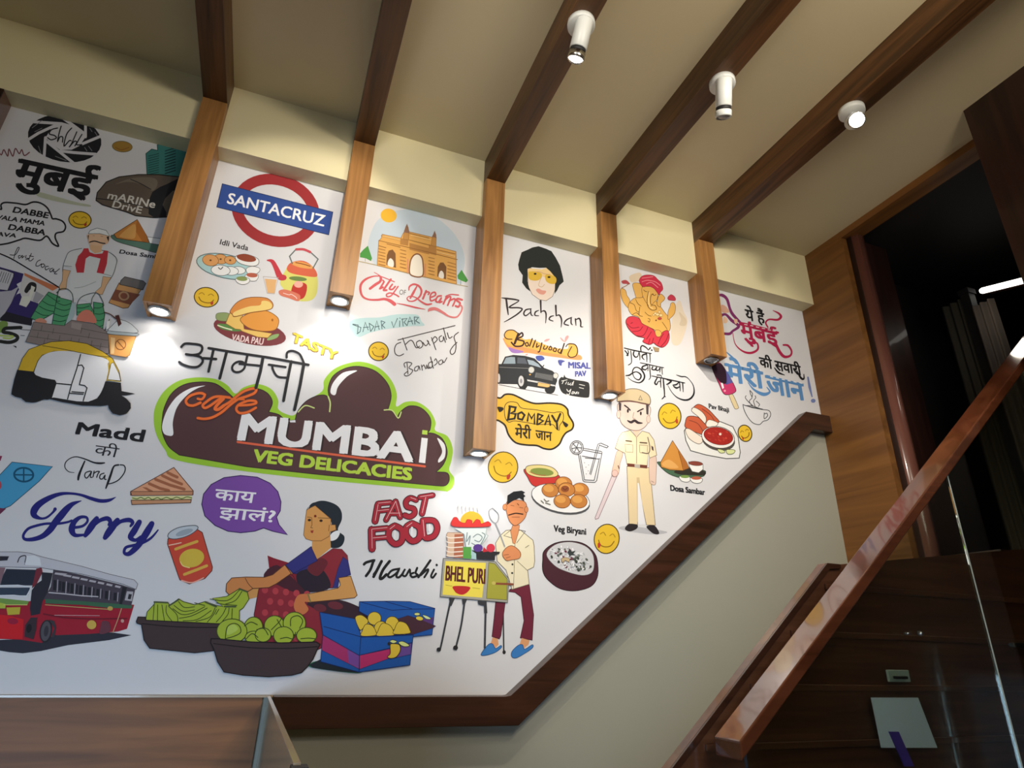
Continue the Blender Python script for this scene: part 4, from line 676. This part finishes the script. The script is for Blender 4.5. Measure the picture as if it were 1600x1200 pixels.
# --- man with curly hair, name words
G('curly_haired_face_print', 'face with bushy black hair and yellow tinted glasses'); FR(760, 360, 6)
P('#e8d6c8', '385,345 650,430 650,540 620,620 560,660 500,650 430,600 390,520', 0, '#5a504c', 4); P('#e9c98c', '385,380 400,355 520,365 570,350 650,440 645,470 520,430 400,420', 0)
P('#262a28', '298,320 310,270 330,205 390,180 430,160 490,148 560,172 610,195 650,255 690,330 715,430 725,480 685,515 665,560 640,595 645,440 600,385 560,350 500,352 430,345 385,362 385,480 410,570 375,545 335,490 340,420 305,370', 0)
P('#d9b23e', '392,400 410,385 490,390 520,415 500,460 450,472 400,455', 1); P('#d9b23e', '550,425 580,412 650,440 648,495 600,500 560,475', 1); E('#2a1a14', 457, 407, 13, 9); E('#2a1a14', 587, 438, 14, 9); ST('#c8a878', 5, '520,430 490,510 520,530 545,505'); ST('#c99a80', 5, '460,390 500,388 540,405 600,415')
P('#dc9c8c', '465,555 490,545 520,560 560,570 540,600 505,598 478,580', 1)
G('lettering_print', 'jagged black brush name below the curly haired face')
for s in ('140,632,6 190,638,16 280,650,14 300,665,10 215,720,14 300,725,14 335,740,14 290,785,14 220,830,12 165,860,6', '185,640,18 195,720,18 205,790,10', '420,735,10 370,745,14 350,780,14 370,800,12 410,770,10', '415,740,12 420,790,12 440,800,6', '490,750,8 460,765,14 455,795,12 490,800,8', '508,660,18 512,770,12', '515,760,8 545,755,14 560,790,14 555,870,6', '630,800,8 600,810,14 590,835,12 625,850,8', '650,705,18 655,800,12', '655,800,8 685,795,14 705,840,14 700,910,6', '800,815,8 750,840,14 730,875,12 770,890,10', '795,820,12 795,870,12 810,885,6', '835,830,14 840,890,8', '835,840,8 870,825,14 885,860,14 885,900,12 908,905,6'): ST('#33282c', 14, s)
G('lettering_print', 'black script film word on an orange brush swash')
P('#ef9a62', '155,1010 230,1060 400,1105 600,1135 780,1160 880,1170 880,1215 700,1195 520,1170 400,1150 300,1145 210,1110', 1); P('#f2b457', '165,990 180,945 230,930 290,960 350,1020 420,1020 520,1060 640,1100 760,1110 770,1060 820,1065 858,1110 855,1165 790,1190 700,1165 560,1145 420,1110 330,1090 240,1090 180,1050', 1); P('#a07ac0', '205,1095 260,1110 350,1135 310,1150 240,1145', 1)
P('#dda0a0', '540,1040 560,1020 595,1018 570,1040', 1); P('#dda0a0', '690,1005 705,1010 735,1045 710,1035', 1); P('#dda0a0', '735,1050 740,1000 765,985 770,1005', 1); P('#e08a8a', '360,1165 390,1155 380,1172', 0); P('#4a5aa8', '465,1180 520,1175 545,1205 500,1225 470,1210', 1)
for s, w in (('240,1020 190,1015 168,980 195,940 250,935 290,960', 9), ('300,970 265,1060', 22), ('290,1000 330,960 340,990 290,1020 350,1040 335,1080 270,1085 235,1050', 15), ('385,1050 365,1060 375,1085 395,1075 385,1050', 11), ('430,1015 405,1085', 12), ('460,1030 435,1095', 12), ('475,1060 470,1095 495,1080', 11), ('520,1055 500,1130 485,1140', 12), ('545,1080 535,1110 560,1110 575,1085', 10), ('600,1085 585,1115 610,1118 610,1095 600,1085', 10), ('640,1100 625,1125 650,1135 655,1110 640,1100', 10), ('690,1110 670,1130 690,1150 705,1120', 10), ('730,1060 700,1155', 12), ('745,1090 770,1065 830,1070 855,1120 840,1175 790,1190 765,1160 800,1090', 9)): ST('#3a2420', w, s)
# --- black taxi etc
G('black_taxi_print', 'black vintage saloon taxi seen from the front corner'); FR(760, 500, 5.455)
P('#2e3136', '60,375 130,378 160,315 230,300 330,308 410,330 455,375 490,410 560,435 600,470 600,520 585,560 570,610 520,625 505,585 350,560 330,590 290,585 265,545 60,540', 0, '#1c1d20', 5)
P('#8fa0ad', '140,375 165,320 210,312 245,315 250,375', 0, '#2a2c30', 4); P('#9aa8b5', '345,335 400,345 445,375 470,410 400,390 360,380', 0, '#2a2c30', 4); P('#555b66', '265,318 330,325 350,375 262,370', 0); ST('#1c1d20', 4, '90,400 240,400 370,410'); ST('#888', 4, '110,402 360,412', 0)
E('#c8c8c4', 383, 425, 26, 28, 0, '#5a5c60', 5); E('#c8c8c4', 590, 475, 22, 24, 0, '#5a5c60', 5); P('#6b6c6e', '420,445 570,470 565,520 410,490', 0, '#3a3b3e', 4)
for i in range(5): ST('#44464a', 3, [(425, 452 + i * 9), (565, 474 + i * 9)], 0)
ST('#c8c9cc', 13, '330,510 440,530 580,560', 0); P('#e0b070', '440,530 545,548 535,578 435,562', 0, '#5a4a2a', 4); E('#26272a', 310, 530, 40, 60, 0); E('#c8c8cc', 296, 520, 26, 48, 0, '#333', 5); E('#8a8a90', 296, 520, 10, 20); P('#26272a', '505,580 585,565 575,615 535,628 505,610', 1); E('#c8c8cc', 105, 495, 12, 38); ST('#333', 3, '110,550 330,592 610,640', 0); ST('#2a2c30', 8, '480,400 490,385', 0); E('#d8a04a', 372, 465, 8, 6)
G('lettering_print', 'small purple blue slanted double line of words')
P('#5058a0', '610,345 640,340 670,352 645,365 640,390 620,380', 1); T('MISAL', '#5058a0', 700, 408, 885, 415, 50, .05); T('PAV', '#5058a0', 758, 482, 850, 476, 44, .05)
G('black_speech_bubble_print', 'small black speech bubble with white script')
P('#2b2c2e', '618,555 618,510 640,485 655,490 665,465 680,490 760,510 850,525 878,550 878,640 860,662 780,655 680,635 640,610', 1)
for s in ('640,520 690,510', '660,515 645,545', '685,525 675,548', '700,530 695,550 712,545', '720,535 712,552 728,552 735,530', '745,520 735,558', '790,548 840,560', '790,575 830,585'): ST('#dcdcdc', 5, s)
for s in ('685,590 700,610 720,590', '720,590 705,635 685,630', '735,610 728,628 745,625 742,610', '752,612 758,630 772,612 772,630', '785,615 785,630'): ST('#dcdcdc', 6, s)
G('yellow_blob_lettering_print', 'yellow blob sign with black outline and two lines')
P('#e0b43e', '60,670 120,665 160,635 220,635 280,660 340,690 420,712 540,708 640,720 690,760 700,810 740,880 730,930 680,960 650,1000 620,1060 560,1100 490,1095 430,1070 340,1065 250,1045 190,980 160,900 110,860 60,830', 1, '#2e241a', 15)
P(None, '160,830 155,740 190,700 260,705 300,750 420,765 560,790 600,785 650,790 655,850 625,900 620,940 590,920 560,890 440,890 350,875 240,860 190,870', 1, '#3a3020', 6)
for s, w in (('200,740 185,850', 20), ('195,735 250,745 240,780 205,795 250,800 240,840 180,850', 17), ('300,785 270,800 270,840 305,850 325,810 300,785', 17), ('350,860 360,795 385,840 410,800 410,885', 16), ('440,800 432,890', 16), ('440,800 480,815 450,845 485,860 440,890', 15), ('500,890 530,810 545,895', 16), ('510,865 545,865', 12), ('560,815 590,865', 18), ('630,800 600,870 605,930', 18)): ST('#26211c', w, s, 0)
H('मेरी', '#2e241a', 245, 1000, 380, 1012, 78, .02); H('जान', '#2e241a', 420, 1012, 558, 1030, 70, .02); P('#26211c', '95,740 140,745 145,765 115,785 100,765', 1); P('#26211c', '650,862 685,880 698,895 680,915 660,895', 1)
FR(0, 0, 1); smiley(786, 730, 23, 24, 14, 1); smiley(948, 842, 19.5, 23, 10, -1); smiley(1046.5, 650, 17.5, 20, -12, 1); smiley(1164, 677, 10.5, 13, -18, -1)
# --- pani puri, lemonade, biryani
G('puri_plate_print', 'white plate of fried puris with red soup bowl'); FR(750, 660, 4.2875)
P('#c1322f', '306,310 520,350 510,400 440,430 360,425 320,370', 1, '#3a1a18', 4); P('#d8c887', '306,320 320,292 400,284 480,300 522,340 500,365 400,368 330,350', 1, '#4a3a24', 4); E('#7d8c42', 415, 332, 78, 26, 6); ST('#a04a30', 4, '330,330 380,350 440,355')
E('#55565a', 540, 520, 200, 92, 12); E('#e9e9ea', 540, 508, 198, 92, 12, '#3a3a3e', 4)
for x, y in ((560, 410), (672, 452), (470, 455), (580, 450), (662, 528), (550, 528)): E('#bf7c3c', x, y, 56, 46, 8, '#6a3a1c', 4); E('#d6994f', x - 10, y - 12, 34, 24, 8)
E('#8a4a28', 570, 445, 28, 22); ST('#5a3018', 5, '555,440 570,452 585,440'); 
for s in ('410,525 425,540', '430,515 445,530 460,525', '440,540 470,550'): ST('#77756c', 8, s)
G('lemonade_glass_print', 'outline drawing of a lemonade glass with straw')
LS = ('648,168 660,135', '648,168 682,170', '648,168 668,198', '648,168 632,200', '648,168 616,175', '648,168 622,140')
for s in ('690,172 815,195', '690,185 812,208', '660,215 690,390 700,398 770,402 782,390 818,200', '672,222 700,385 765,388 800,240', '685,225 770,240', '705,238 795,245', '735,345 770,215 790,145 810,138 860,160 850,170 800,152 742,350'): ST('#4a4a4e', 5, s, 0)
for x, y in ((710, 300), (725, 325), (712, 345), (728, 285), (700, 270)): E('#7a7a7e', x, y, 3, 3)
G('lemon_slice_print', 'outline lemon slice on the rim of the glass drawing', 30)
E(None, 648, 168, 44, 46, 0, '#4a4a4e', 5); E(None, 648, 168, 34, 36, 0, '#4a4a4e', 4)
for s in LS: ST('#4a4a4e', 5, s, 0)
G('lettering_print', 'small black words above the rice bowl')
T('Veg Biryani', K1, 495, 730, 710, 752, 42, .035)
G('biryani_bowl_print', 'maroon bowl of white rice with herbs and nuts')
P('#4a2530', '420,920 430,860 500,810 600,795 700,815 770,880 790,960 785,1040 740,1100 640,1128 540,1115 460,1060 422,1000', 1, '#24141a', 5); P('#cdcdd0', '445,885 500,820 600,800 700,825 755,880 765,960 745,1010 680,1025 580,1000 500,960', 1, '#55454a', 4)
rb = random.Random(4)
for i in range(150):
    a = rb.uniform(0, 6.28); r = math.sqrt(rb.random()) * .93; x = 606 + r * 150 * math.cos(a) + 20 * r * math.sin(a); y = 912 + r * 88 * math.sin(a) + 45 * r * math.cos(a) * .6
    if rb.random() < .3: E(rb.choice(['#4a5048', '#5a6058', '#6a3040', '#3a4038', '#7a7f78']), x, y, rb.uniform(6, 14), rb.uniform(5, 10), rb.uniform(0, 90), n=8)
    else: E(rb.choice(['#f0f0f2', '#e2e2e6', '#b4b6ba']), x, y, rb.uniform(5, 12), rb.uniform(3, 5), rb.uniform(0, 180), n=8)
P('#3a4040', '585,870 600,850 615,865 640,860 625,880 645,890 615,888 600,900 595,882', 0); P('#c8b088', '545,915 570,905 600,912 595,935 570,925 555,940', 1, '#6a5a48', 3)
# --- elephant god and prayer words
G('elephant_deity_print', 'golden elephant headed deity with red turban and dhoti'); FR(965, 420, 8.889)
P('#d9c6ac', '160,110 240,65 320,60 330,150 200,190', 1); P('#ddd0bc', '780,560 860,440 920,600 970,720 930,900 860,1050 760,1040 740,860 760,700', 1); YG = '#e0ae5c'; YD = '#5a3418'
P('#cfc0a8', '850,600 900,640 960,720 940,790 860,780 880,700', 1)
P(YG, '40,300 60,270 110,300 130,370 170,440 150,540 90,480 50,390', 1, YD, 5); P('#b04a50', '55,170 110,155 150,180 170,215 120,210 70,205', 1); ST('#8a5a38', 10, '60,265 120,235 165,200')
P(YG, '210,210 300,200 345,260 340,410 270,420 235,330', 1, YD, 5); P(YG, '150,560 160,480 230,410 330,400 460,380 560,480 650,600 720,700 725,850 620,900 480,830 330,750 290,670 200,640', 1, YD, 6)
P(YG, '560,400 600,350 655,400 640,440 600,480 595,530 550,500', 1, YD, 6); P(YG, '700,600 730,520 740,480 780,470 805,530 790,620 740,680 700,700', 1, YD, 5); P('#c03c52', '695,400 720,370 745,358 780,375 805,410 800,440 750,440 705,430', 1, '#7a2030', 4)
P(YG, '340,260 400,245 520,260 560,320 550,420 500,470 460,520 420,500 350,380', 1, YD, 5); P('#c8324a', '300,170 330,110 400,85 500,95 560,150 610,200 630,280 600,320 575,360 550,330 500,270 420,240 350,250', 1, '#7a1c2c', 5)
for s in ('340,130 420,120 490,110', '340,180 420,160 520,180 590,230', '400,210 470,190 560,260'): ST('#e8909a', 9, s)
ST(YD, 8, '430,310 410,420 420,520 480,575 540,560 520,510 470,500 455,440 470,360 500,350'); ST('#f2cf8a', 14, '440,330 430,430 445,520 490,550'); ST(YD, 7, '360,290 380,310 410,320'); ST(YD, 7, '480,350 510,370 535,355')
for s in ('170,470 230,500 260,580 300,600', '250,420 280,480 330,520', '310,530 300,640 350,660', '380,600 420,640 470,660', '420,690 450,700 440,740 420,720', '620,740 650,780 690,840', '200,640 260,610 300,640'): ST(YD, 6, s)
for x, y, r in ((525, 620, 20), (555, 635, 24), (600, 645, 24), (580, 600, 18), (500, 640, 16)): E('#f0d49a', x, y, r, r * .8, 0, '#8a5a2c', 4)
E('#b04a40', 585, 690, 30, 20); E('#6a3020', 535, 715, 10, 10)
RD = '#cc3a4a'; RE = '#6a1822'
P(RD, '115,740 140,680 210,660 300,690 340,760 420,800 500,850 560,930 640,870 700,860 720,950 690,1040 620,1090 540,1060 500,1030 440,1050 350,1010 370,960 260,930 160,840', 1, RE, 7)
for s in ('130,760 200,820 300,810', '200,870 300,860 350,800', '260,930 350,930 400,860 420,810', '400,980 440,920 470,870', '560,1050 600,960 640,900', '600,1080 670,1000 710,900', '430,1040 450,970', '480,1030 500,960', '180,760 210,745'): ST(RE, 8, s)
P(YG, '520,860 570,850 610,890 590,940 540,935', 1, YD, 5); P('#a08a68', '490,1080 580,1100 575,1150 520,1150', 0)
G('lettering_print', 'black calligraphic Hindi prayer words with long swirls'); FR(970, 530, 10.909); KC = '#1d1c20'
for s in ('60,150,18 200,185,22 350,215,22 520,245,16', '70,195,20 100,230,20 120,275,26 95,275,12', '120,190,14 132,230,18 110,275,20', '170,200,16 180,300,18 180,400,16 130,440,16', '225,210,22 215,260,24 250,305,22 290,290,16 300,240,12', '310,220,20 325,290,18 325,355,12', '435,250,26 375,270,28 365,310,22 400,350,12', '440,245,18 445,320,18 445,385,12', '495,240,18 500,330,16 500,400,12', '345,205,18 340,140,22 370,110,22 430,140,20 470,185,12', '470,185,12 500,150,26', '525,185,26 530,188,26',
          '330,400,12 450,425,16 600,460,16 730,485,14', '440,440,22 375,465,26 365,500,24 420,520,20 460,480,14', '455,440,16 465,500,14 460,540,12', '490,445,16 500,560,18 505,650,16 475,690,10', '545,470,22 530,510,22 580,520,22 610,480,22 600,520,22 640,530,18 670,490,16 665,560,14', '700,490,16 710,600,12', '90,620,16 150,610,24 210,570,22 270,555,14 330,590,24 345,640,26 310,690,20 250,670,12 215,620,12 200,550,20 230,490,20 290,480,16 360,530,22 405,620,26 380,700,28 310,740,18 200,710,10 120,650,6',
          '530,625,12 700,660,18 900,705,20 1090,745,14', '620,660,22 580,740,26 610,770,22 640,720,16 680,720,14', '680,670,18 680,740,18 685,820,12', '725,680,20 735,800,24 745,960,18 705,1015,18', '745,965,18 765,985,10', '620,610,16 680,615,14 700,650,8', '790,690,18 860,710,26 820,750,26 780,770,14', '800,780,6 870,900,8 960,990,14 1080,1035,24 1180,1015,30 1245,930,28 1240,800,14 1180,700,8 1110,640,14 1030,635,18 945,605,6', '890,780,16 950,770,24 1000,720,14', '900,800,14 950,830,26 1000,810,18', '1000,730,18 1010,810,18 1015,885,10', '1055,745,20 1060,820,18 1065,900,10'): ST(KC, 12, s)
# --- policeman
G('police_officer_print', 'moustached officer in khaki uniform holding a stick'); FR(920, 590, 4.615); KH = '#e2cda4'; KO = '#7a6a58'
P('#b8b8be', '215,1085 300,1070 560,1110 480,1130 300,1110', 1)
P('#d8c8cc', '172,695 205,705 70,1015 48,1022 45,1010', 0, '#8a6a74', 4)
P(KH, '275,640 440,650 480,1065 415,1062 350,740 352,1060 290,1055 280,800', 0, KO, 4); P('#c9b48c', '345,720 365,720 400,1040 350,1040', 0); P('#e4e4ea', '352,760 360,760 410,1060 354,1060', 0)
P('#2c262a', '260,1090 290,1055 350,1062 345,1090 295,1110', 1); P('#2c262a', '415,1075 470,1065 505,1110 500,1130 460,1122', 1)
P('#e6bfa8', '205,530 245,545 225,620 215,690 190,715 165,700 180,620', 1, '#a07a70', 3); P('#dcc0b0', '438,580 485,570 485,720 480,770 455,770 438,740', 1, '#8a7068', 3)
P('#ecd8b4', '240,395 300,380 345,430 385,385 435,400 470,450 490,560 440,580 430,540 420,640 275,625 260,545 190,510 215,430', 0, KO, 4); P('#6a3a2c', '278,618 422,632 420,655 278,640', 0); P('#b0a89c', '330,622 370,628 368,655 330,648', 0)
P('#ecc8b0', '310,375 375,380 345,430', 0); ST(KO, 4, '345,430 345,620'); P(None, '262,480 318,485 318,540 265,535', 0, KO, 3); P(None, '365,485 425,490 420,550 368,540', 0, KO, 3); ST('#5a4638', 9, '268,455 308,460', 0); ST('#5a4638', 9, '370,468 418,472', 0); ST('#5a5048', 6, '425,430 440,500 430,545 385,540'); P('#4a3a44', '450,490 465,500 468,530 455,520', 0); ST('#5a4638', 7, '212,635 218,655', 0)
P('#e6cfc4', '220,180 430,200 432,300 410,350 360,380 300,375 250,345 225,300', 1, '#8a706a', 4); E('#e6c8bc', 215, 265, 14, 28, 0, '#a08078', 3); E('#e6c8bc', 430, 300, 14, 26, 0, '#a08078', 3)
P('#4a3f42', '215,175 235,185 232,240 218,235', 0); P('#4a3f42', '412,190 432,195 430,270 415,262', 0); P('#cdbb98', '205,150 225,110 290,82 360,85 420,115 443,150 440,190 400,185 300,168 215,175', 1, '#5a5048', 5); ST('#6a4a44', 8, '215,172 300,168 380,185 438,195'); P(None, '360,160 372,130 385,162', 0, '#5a5048', 4)
ST('#3a3034', 10, '258,200 285,220 298,235', 0); ST('#3a3034', 10, '392,225 370,235 352,245', 0); E('#3a3034', 282, 240, 7, 14); E('#3a3034', 375, 258, 7, 14); ST('#3a3034', 10, '280,310,8 305,322,18 330,310,18 355,325,18 385,328,8'); ST('#a08078', 4, '325,250 318,290 335,295')
E('#dcb8b0', 188, 690, 22, 24, 0, '#a07a70', 3); ST('#8a7068', 3, '450,745 470,755')
# --- top right calligraphy, lolly, tea, bhaji
G('lettering_print', 'crimson and black Hindi slogan with a long swirl'); FR(1090, 440, 5.4524); CR = '#b0264e'
for s in ('150,125,10 205,115,26 250,150,24 275,230,22 300,280,26 365,350,20', '200,290,26 240,280,20 290,330,26 350,380,24 300,420,20 270,445,24 200,440,20'): ST('#7d2f66', 20, s)
P('#d8a890', '200,200 240,210 270,260 210,260', 1); P('#e8c0a0', '225,300 255,320 250,350 220,350', 1); P('#e0b89c', '310,320 340,325 330,360 315,350', 1)
for s in ('300,440,6 320,530,8 380,590,14 450,608,20 510,580,18 510,530,14 470,510,14 460,545,18', '365,352,18 450,372,22 560,400,24 685,435,18', '430,510,24 470,550,16', '670,540,24 700,600,26 740,640,24 790,630,18 800,590,16 770,545,18 730,540,14', '600,390,10 580,350,14 610,322,14 680,325,18 710,300,22 690,270,16 640,245,5'): ST(CR, 20, s)
H('मुंबई', CR, 372, 462, 690, 545, 104, .026)
for x, y in ((400, 365), (450, 374), (500, 386), (550, 397), (600, 410), (640, 418)): ST('#e8d8dc', 7, [(x, y), (x + 22, y + 4)], 0)
H('ये हैं', KC, 415, 322, 578, 360, 84, .02); H('की सवारी', KC, 535, 722, 888, 800, 76, .022); ST(KC, 12, '845,760,8 880,820,18 905,828,14 905,790,8'); ST(KC, 12, '655,735,8 690,775,16 740,795,6')
G('lettering_print', 'blue Hindi slogan word with white dashes in its bar'); BC = '#5c8cc0'
H('मेरी', BC, 250, 838, 572, 915, 138, .028); H('जान', BC, 600, 940, 920, 1015, 138, .028)
for s in ('245,600,8 300,650,16 330,690,14', '430,860,6 480,920,16 560,960,30 615,940,16 590,900,8'): ST(BC, 20, s)
for x, y in ((270, 697), (320, 705), (370, 716), (420, 728), (470, 742), (520, 750), (620, 808), (670, 820), (720, 832), (770, 843), (820, 853), (870, 862)): ST('#e4e8ee', 8, [(x, y), (x + 20, y + 5)], 0)
ST('#7484b8', 18, '940,815,14 955,900,22 975,980,10', 0); E('#7484b8', 985, 1015, 20, 17)
G('ice_lolly_print', 'half hidden dark and pink ice lolly on a stick')
P('#dccaa0', '265,960 295,955 345,1060 345,1080 325,1085 310,1070', 1, '#5a4630', 4); P('#c23a6a', '120,720 180,690 230,740 320,900 315,945 250,965 215,945 190,890', 1, '#3a2030', 5); P('#5a5aa0', '200,740 240,750 300,860 240,880', 0); P('#3a2434', '125,720 180,695 235,745 245,860 200,860 150,800', 1); P('#e8e8ee', '195,860 215,865 225,905 212,915', 0); E('#f0a0b8', 232, 930, 9, 9)
G('tea_cup_print', 'outline drawing of a steaming tea cup'); FR(1010, 590, 6)
for s in ('905,252 930,262 1000,280 1095,300', '905,252 915,300 950,370 1000,425 1060,440 1095,410 1140,395 1165,350 1150,310 1095,300', '1105,330 1105,385 1135,360 1130,335 1110,340', '930,262 1000,268 1090,300'): ST('#4a4c50', 7, s)
P('#3a3c40', '925,262 1090,292 1085,302 990,285', 0)
G('steam_print', 'wavy steam lines above the tea cup drawing')
for s in ('970,120 975,150 990,190 965,220 985,260', '990,180 995,150 970,120', '935,170 928,190 960,230 1000,265', '1020,170 1025,190 1005,220 1020,270', '1030,220 1060,250 1050,270'): ST('#4a4c50', 7, s)
G('lettering_print', 'small black words above the bread rolls')
T('Pav Bhaji', K1, 588, 285, 775, 325, 42, .035)
G('pav_bhaji_print', 'white plate of bread rolls with red curry bowl')
P('#e8e8e6', '355,500 400,420 560,380 700,415 810,460 860,560 880,700 870,755 750,760 560,725 415,685 370,590', 0, '#4a4a48', 8)
P('#bf5a3c', '440,280 490,250 570,290 640,360 680,420 560,430 500,350 430,300', 1, '#4a2a20', 6); P('#e8dcd0', '425,300 450,280 520,320 560,380 545,430 490,370 430,320', 1, '#5a4a40', 5); P('#bf5a3c', '365,420 390,365 480,370 545,430 580,470 530,530 480,520 370,470', 1, '#4a2a20', 6); P('#e8dcd0', '365,490 400,480 480,530 530,570 520,610 480,620 400,570', 1, '#5a4a40', 5); P('#ece4da', '560,430 590,395 670,425 640,460 570,460', 1, '#5a4a40', 5); ST('#7a3a2c', 6, '400,400 480,430 530,500'); ST('#7a3a2c', 6, '520,290 600,350 640,410')
E('#55504c', 675, 585, 158, 100, 12); E('#ece8e4', 672, 560, 156, 100, 12, '#4a4440', 6); E('#a52a24', 675, 548, 138, 80, 12, '#6a1c18', 5)
for i in range(22): E(rb.choice(['#8a201c', '#bc3c30', '#c84a3a']), 675 + rb.uniform(-100, 100), 548 + rb.uniform(-50, 50), rb.uniform(8, 20), rb.uniform(4, 9), rb.uniform(0, 60), n=8)
E('#f0d8c8', 692, 530, 12, 12); P('#d8e0a0', '670,670 720,680 735,700 700,708 675,690', 1, '#4a5030', 5); P('#d8e0a0', '755,675 828,680 815,712 770,718 750,700', 1, '#4a5030', 5)
G('dosa_sambar_print', 'conical brown dosa with three small bowls on a leaf')
P('#4a6a52', '118,820 130,790 400,850 540,870 552,900 520,930 400,940 300,935 200,895', 1, '#2e3a30', 6); P('#33302a', '260,880 400,840 545,880 540,915 420,915 320,910', 1)
P('#cf8f42', '130,800 245,590 380,800 400,850 340,872 220,865 140,840', 0, '#5a3a20', 6); P('#b06c30', '245,590 380,800 398,848 350,865 300,690', 0); P('#e0a860', '150,800 215,770 300,840 230,850 160,830', 1); ST('#7a4a24', 5, '300,690 330,800 345,865')
P('#efefee', '395,790 530,810 532,860 490,892 430,880 405,840', 0, '#5a5a58', 5); E('#8a4438', 462, 805, 65, 20, 5, '#5a3a34', 4); P('#eeeeec', '312,925 410,935 405,970 370,980 325,965', 1, '#5a5a58', 5); E('#7a9a50', 362, 928, 42, 14); P('#eeeeec', '415,940 518,945 515,980 470,992 425,975', 1, '#5a5a58', 5); E('#b8604a', 468, 942, 46, 16)
T('Dosa Sambar', K1, 228, 1058, 550, 1100, 52, .04)
# ---------------------------------------------------------------- mural sheet and its prints
mu = thing('printed_mural', (1.0, 0, ZL), 'white printed mural of street scenes and food behind the posts', 'mural')
def paper(hexc, rough=.62):
    n = 'print_' + hexc[1:]
    if n in MAT: return MAT[n]
    return mat(n, hexc, rough, spec=.2)
zt_ = ZB; WHITE = '#dcdce0'
prism('mural_sheet', [(XL, ZL + .0006), (xk, ZL + .0006), (xt, zt + .0006), (XR - .001, zt + .0006), (XR - .001, ZB), (XL, ZB)], -.0018, 0, mat('mural_paper', WHITE, .5, spec=.3, noise=(2.2, .975)), mu)
for p in prints:
    me = bpy.data.meshes.new(p.name); me.from_pydata([tuple(v) for v in p.v], [], p.f)
    for c in p.mats: me.materials.append(paper(c))
    me.polygons.foreach_set('material_index', p.m); me.update()
    o = bpy.data.objects.new(p.name, me); C.objects.link(o); o.parent = mu; o.matrix_parent_inverse = Matrix.Translation(-mu.location)
    if p.label: o['label'] = p.label
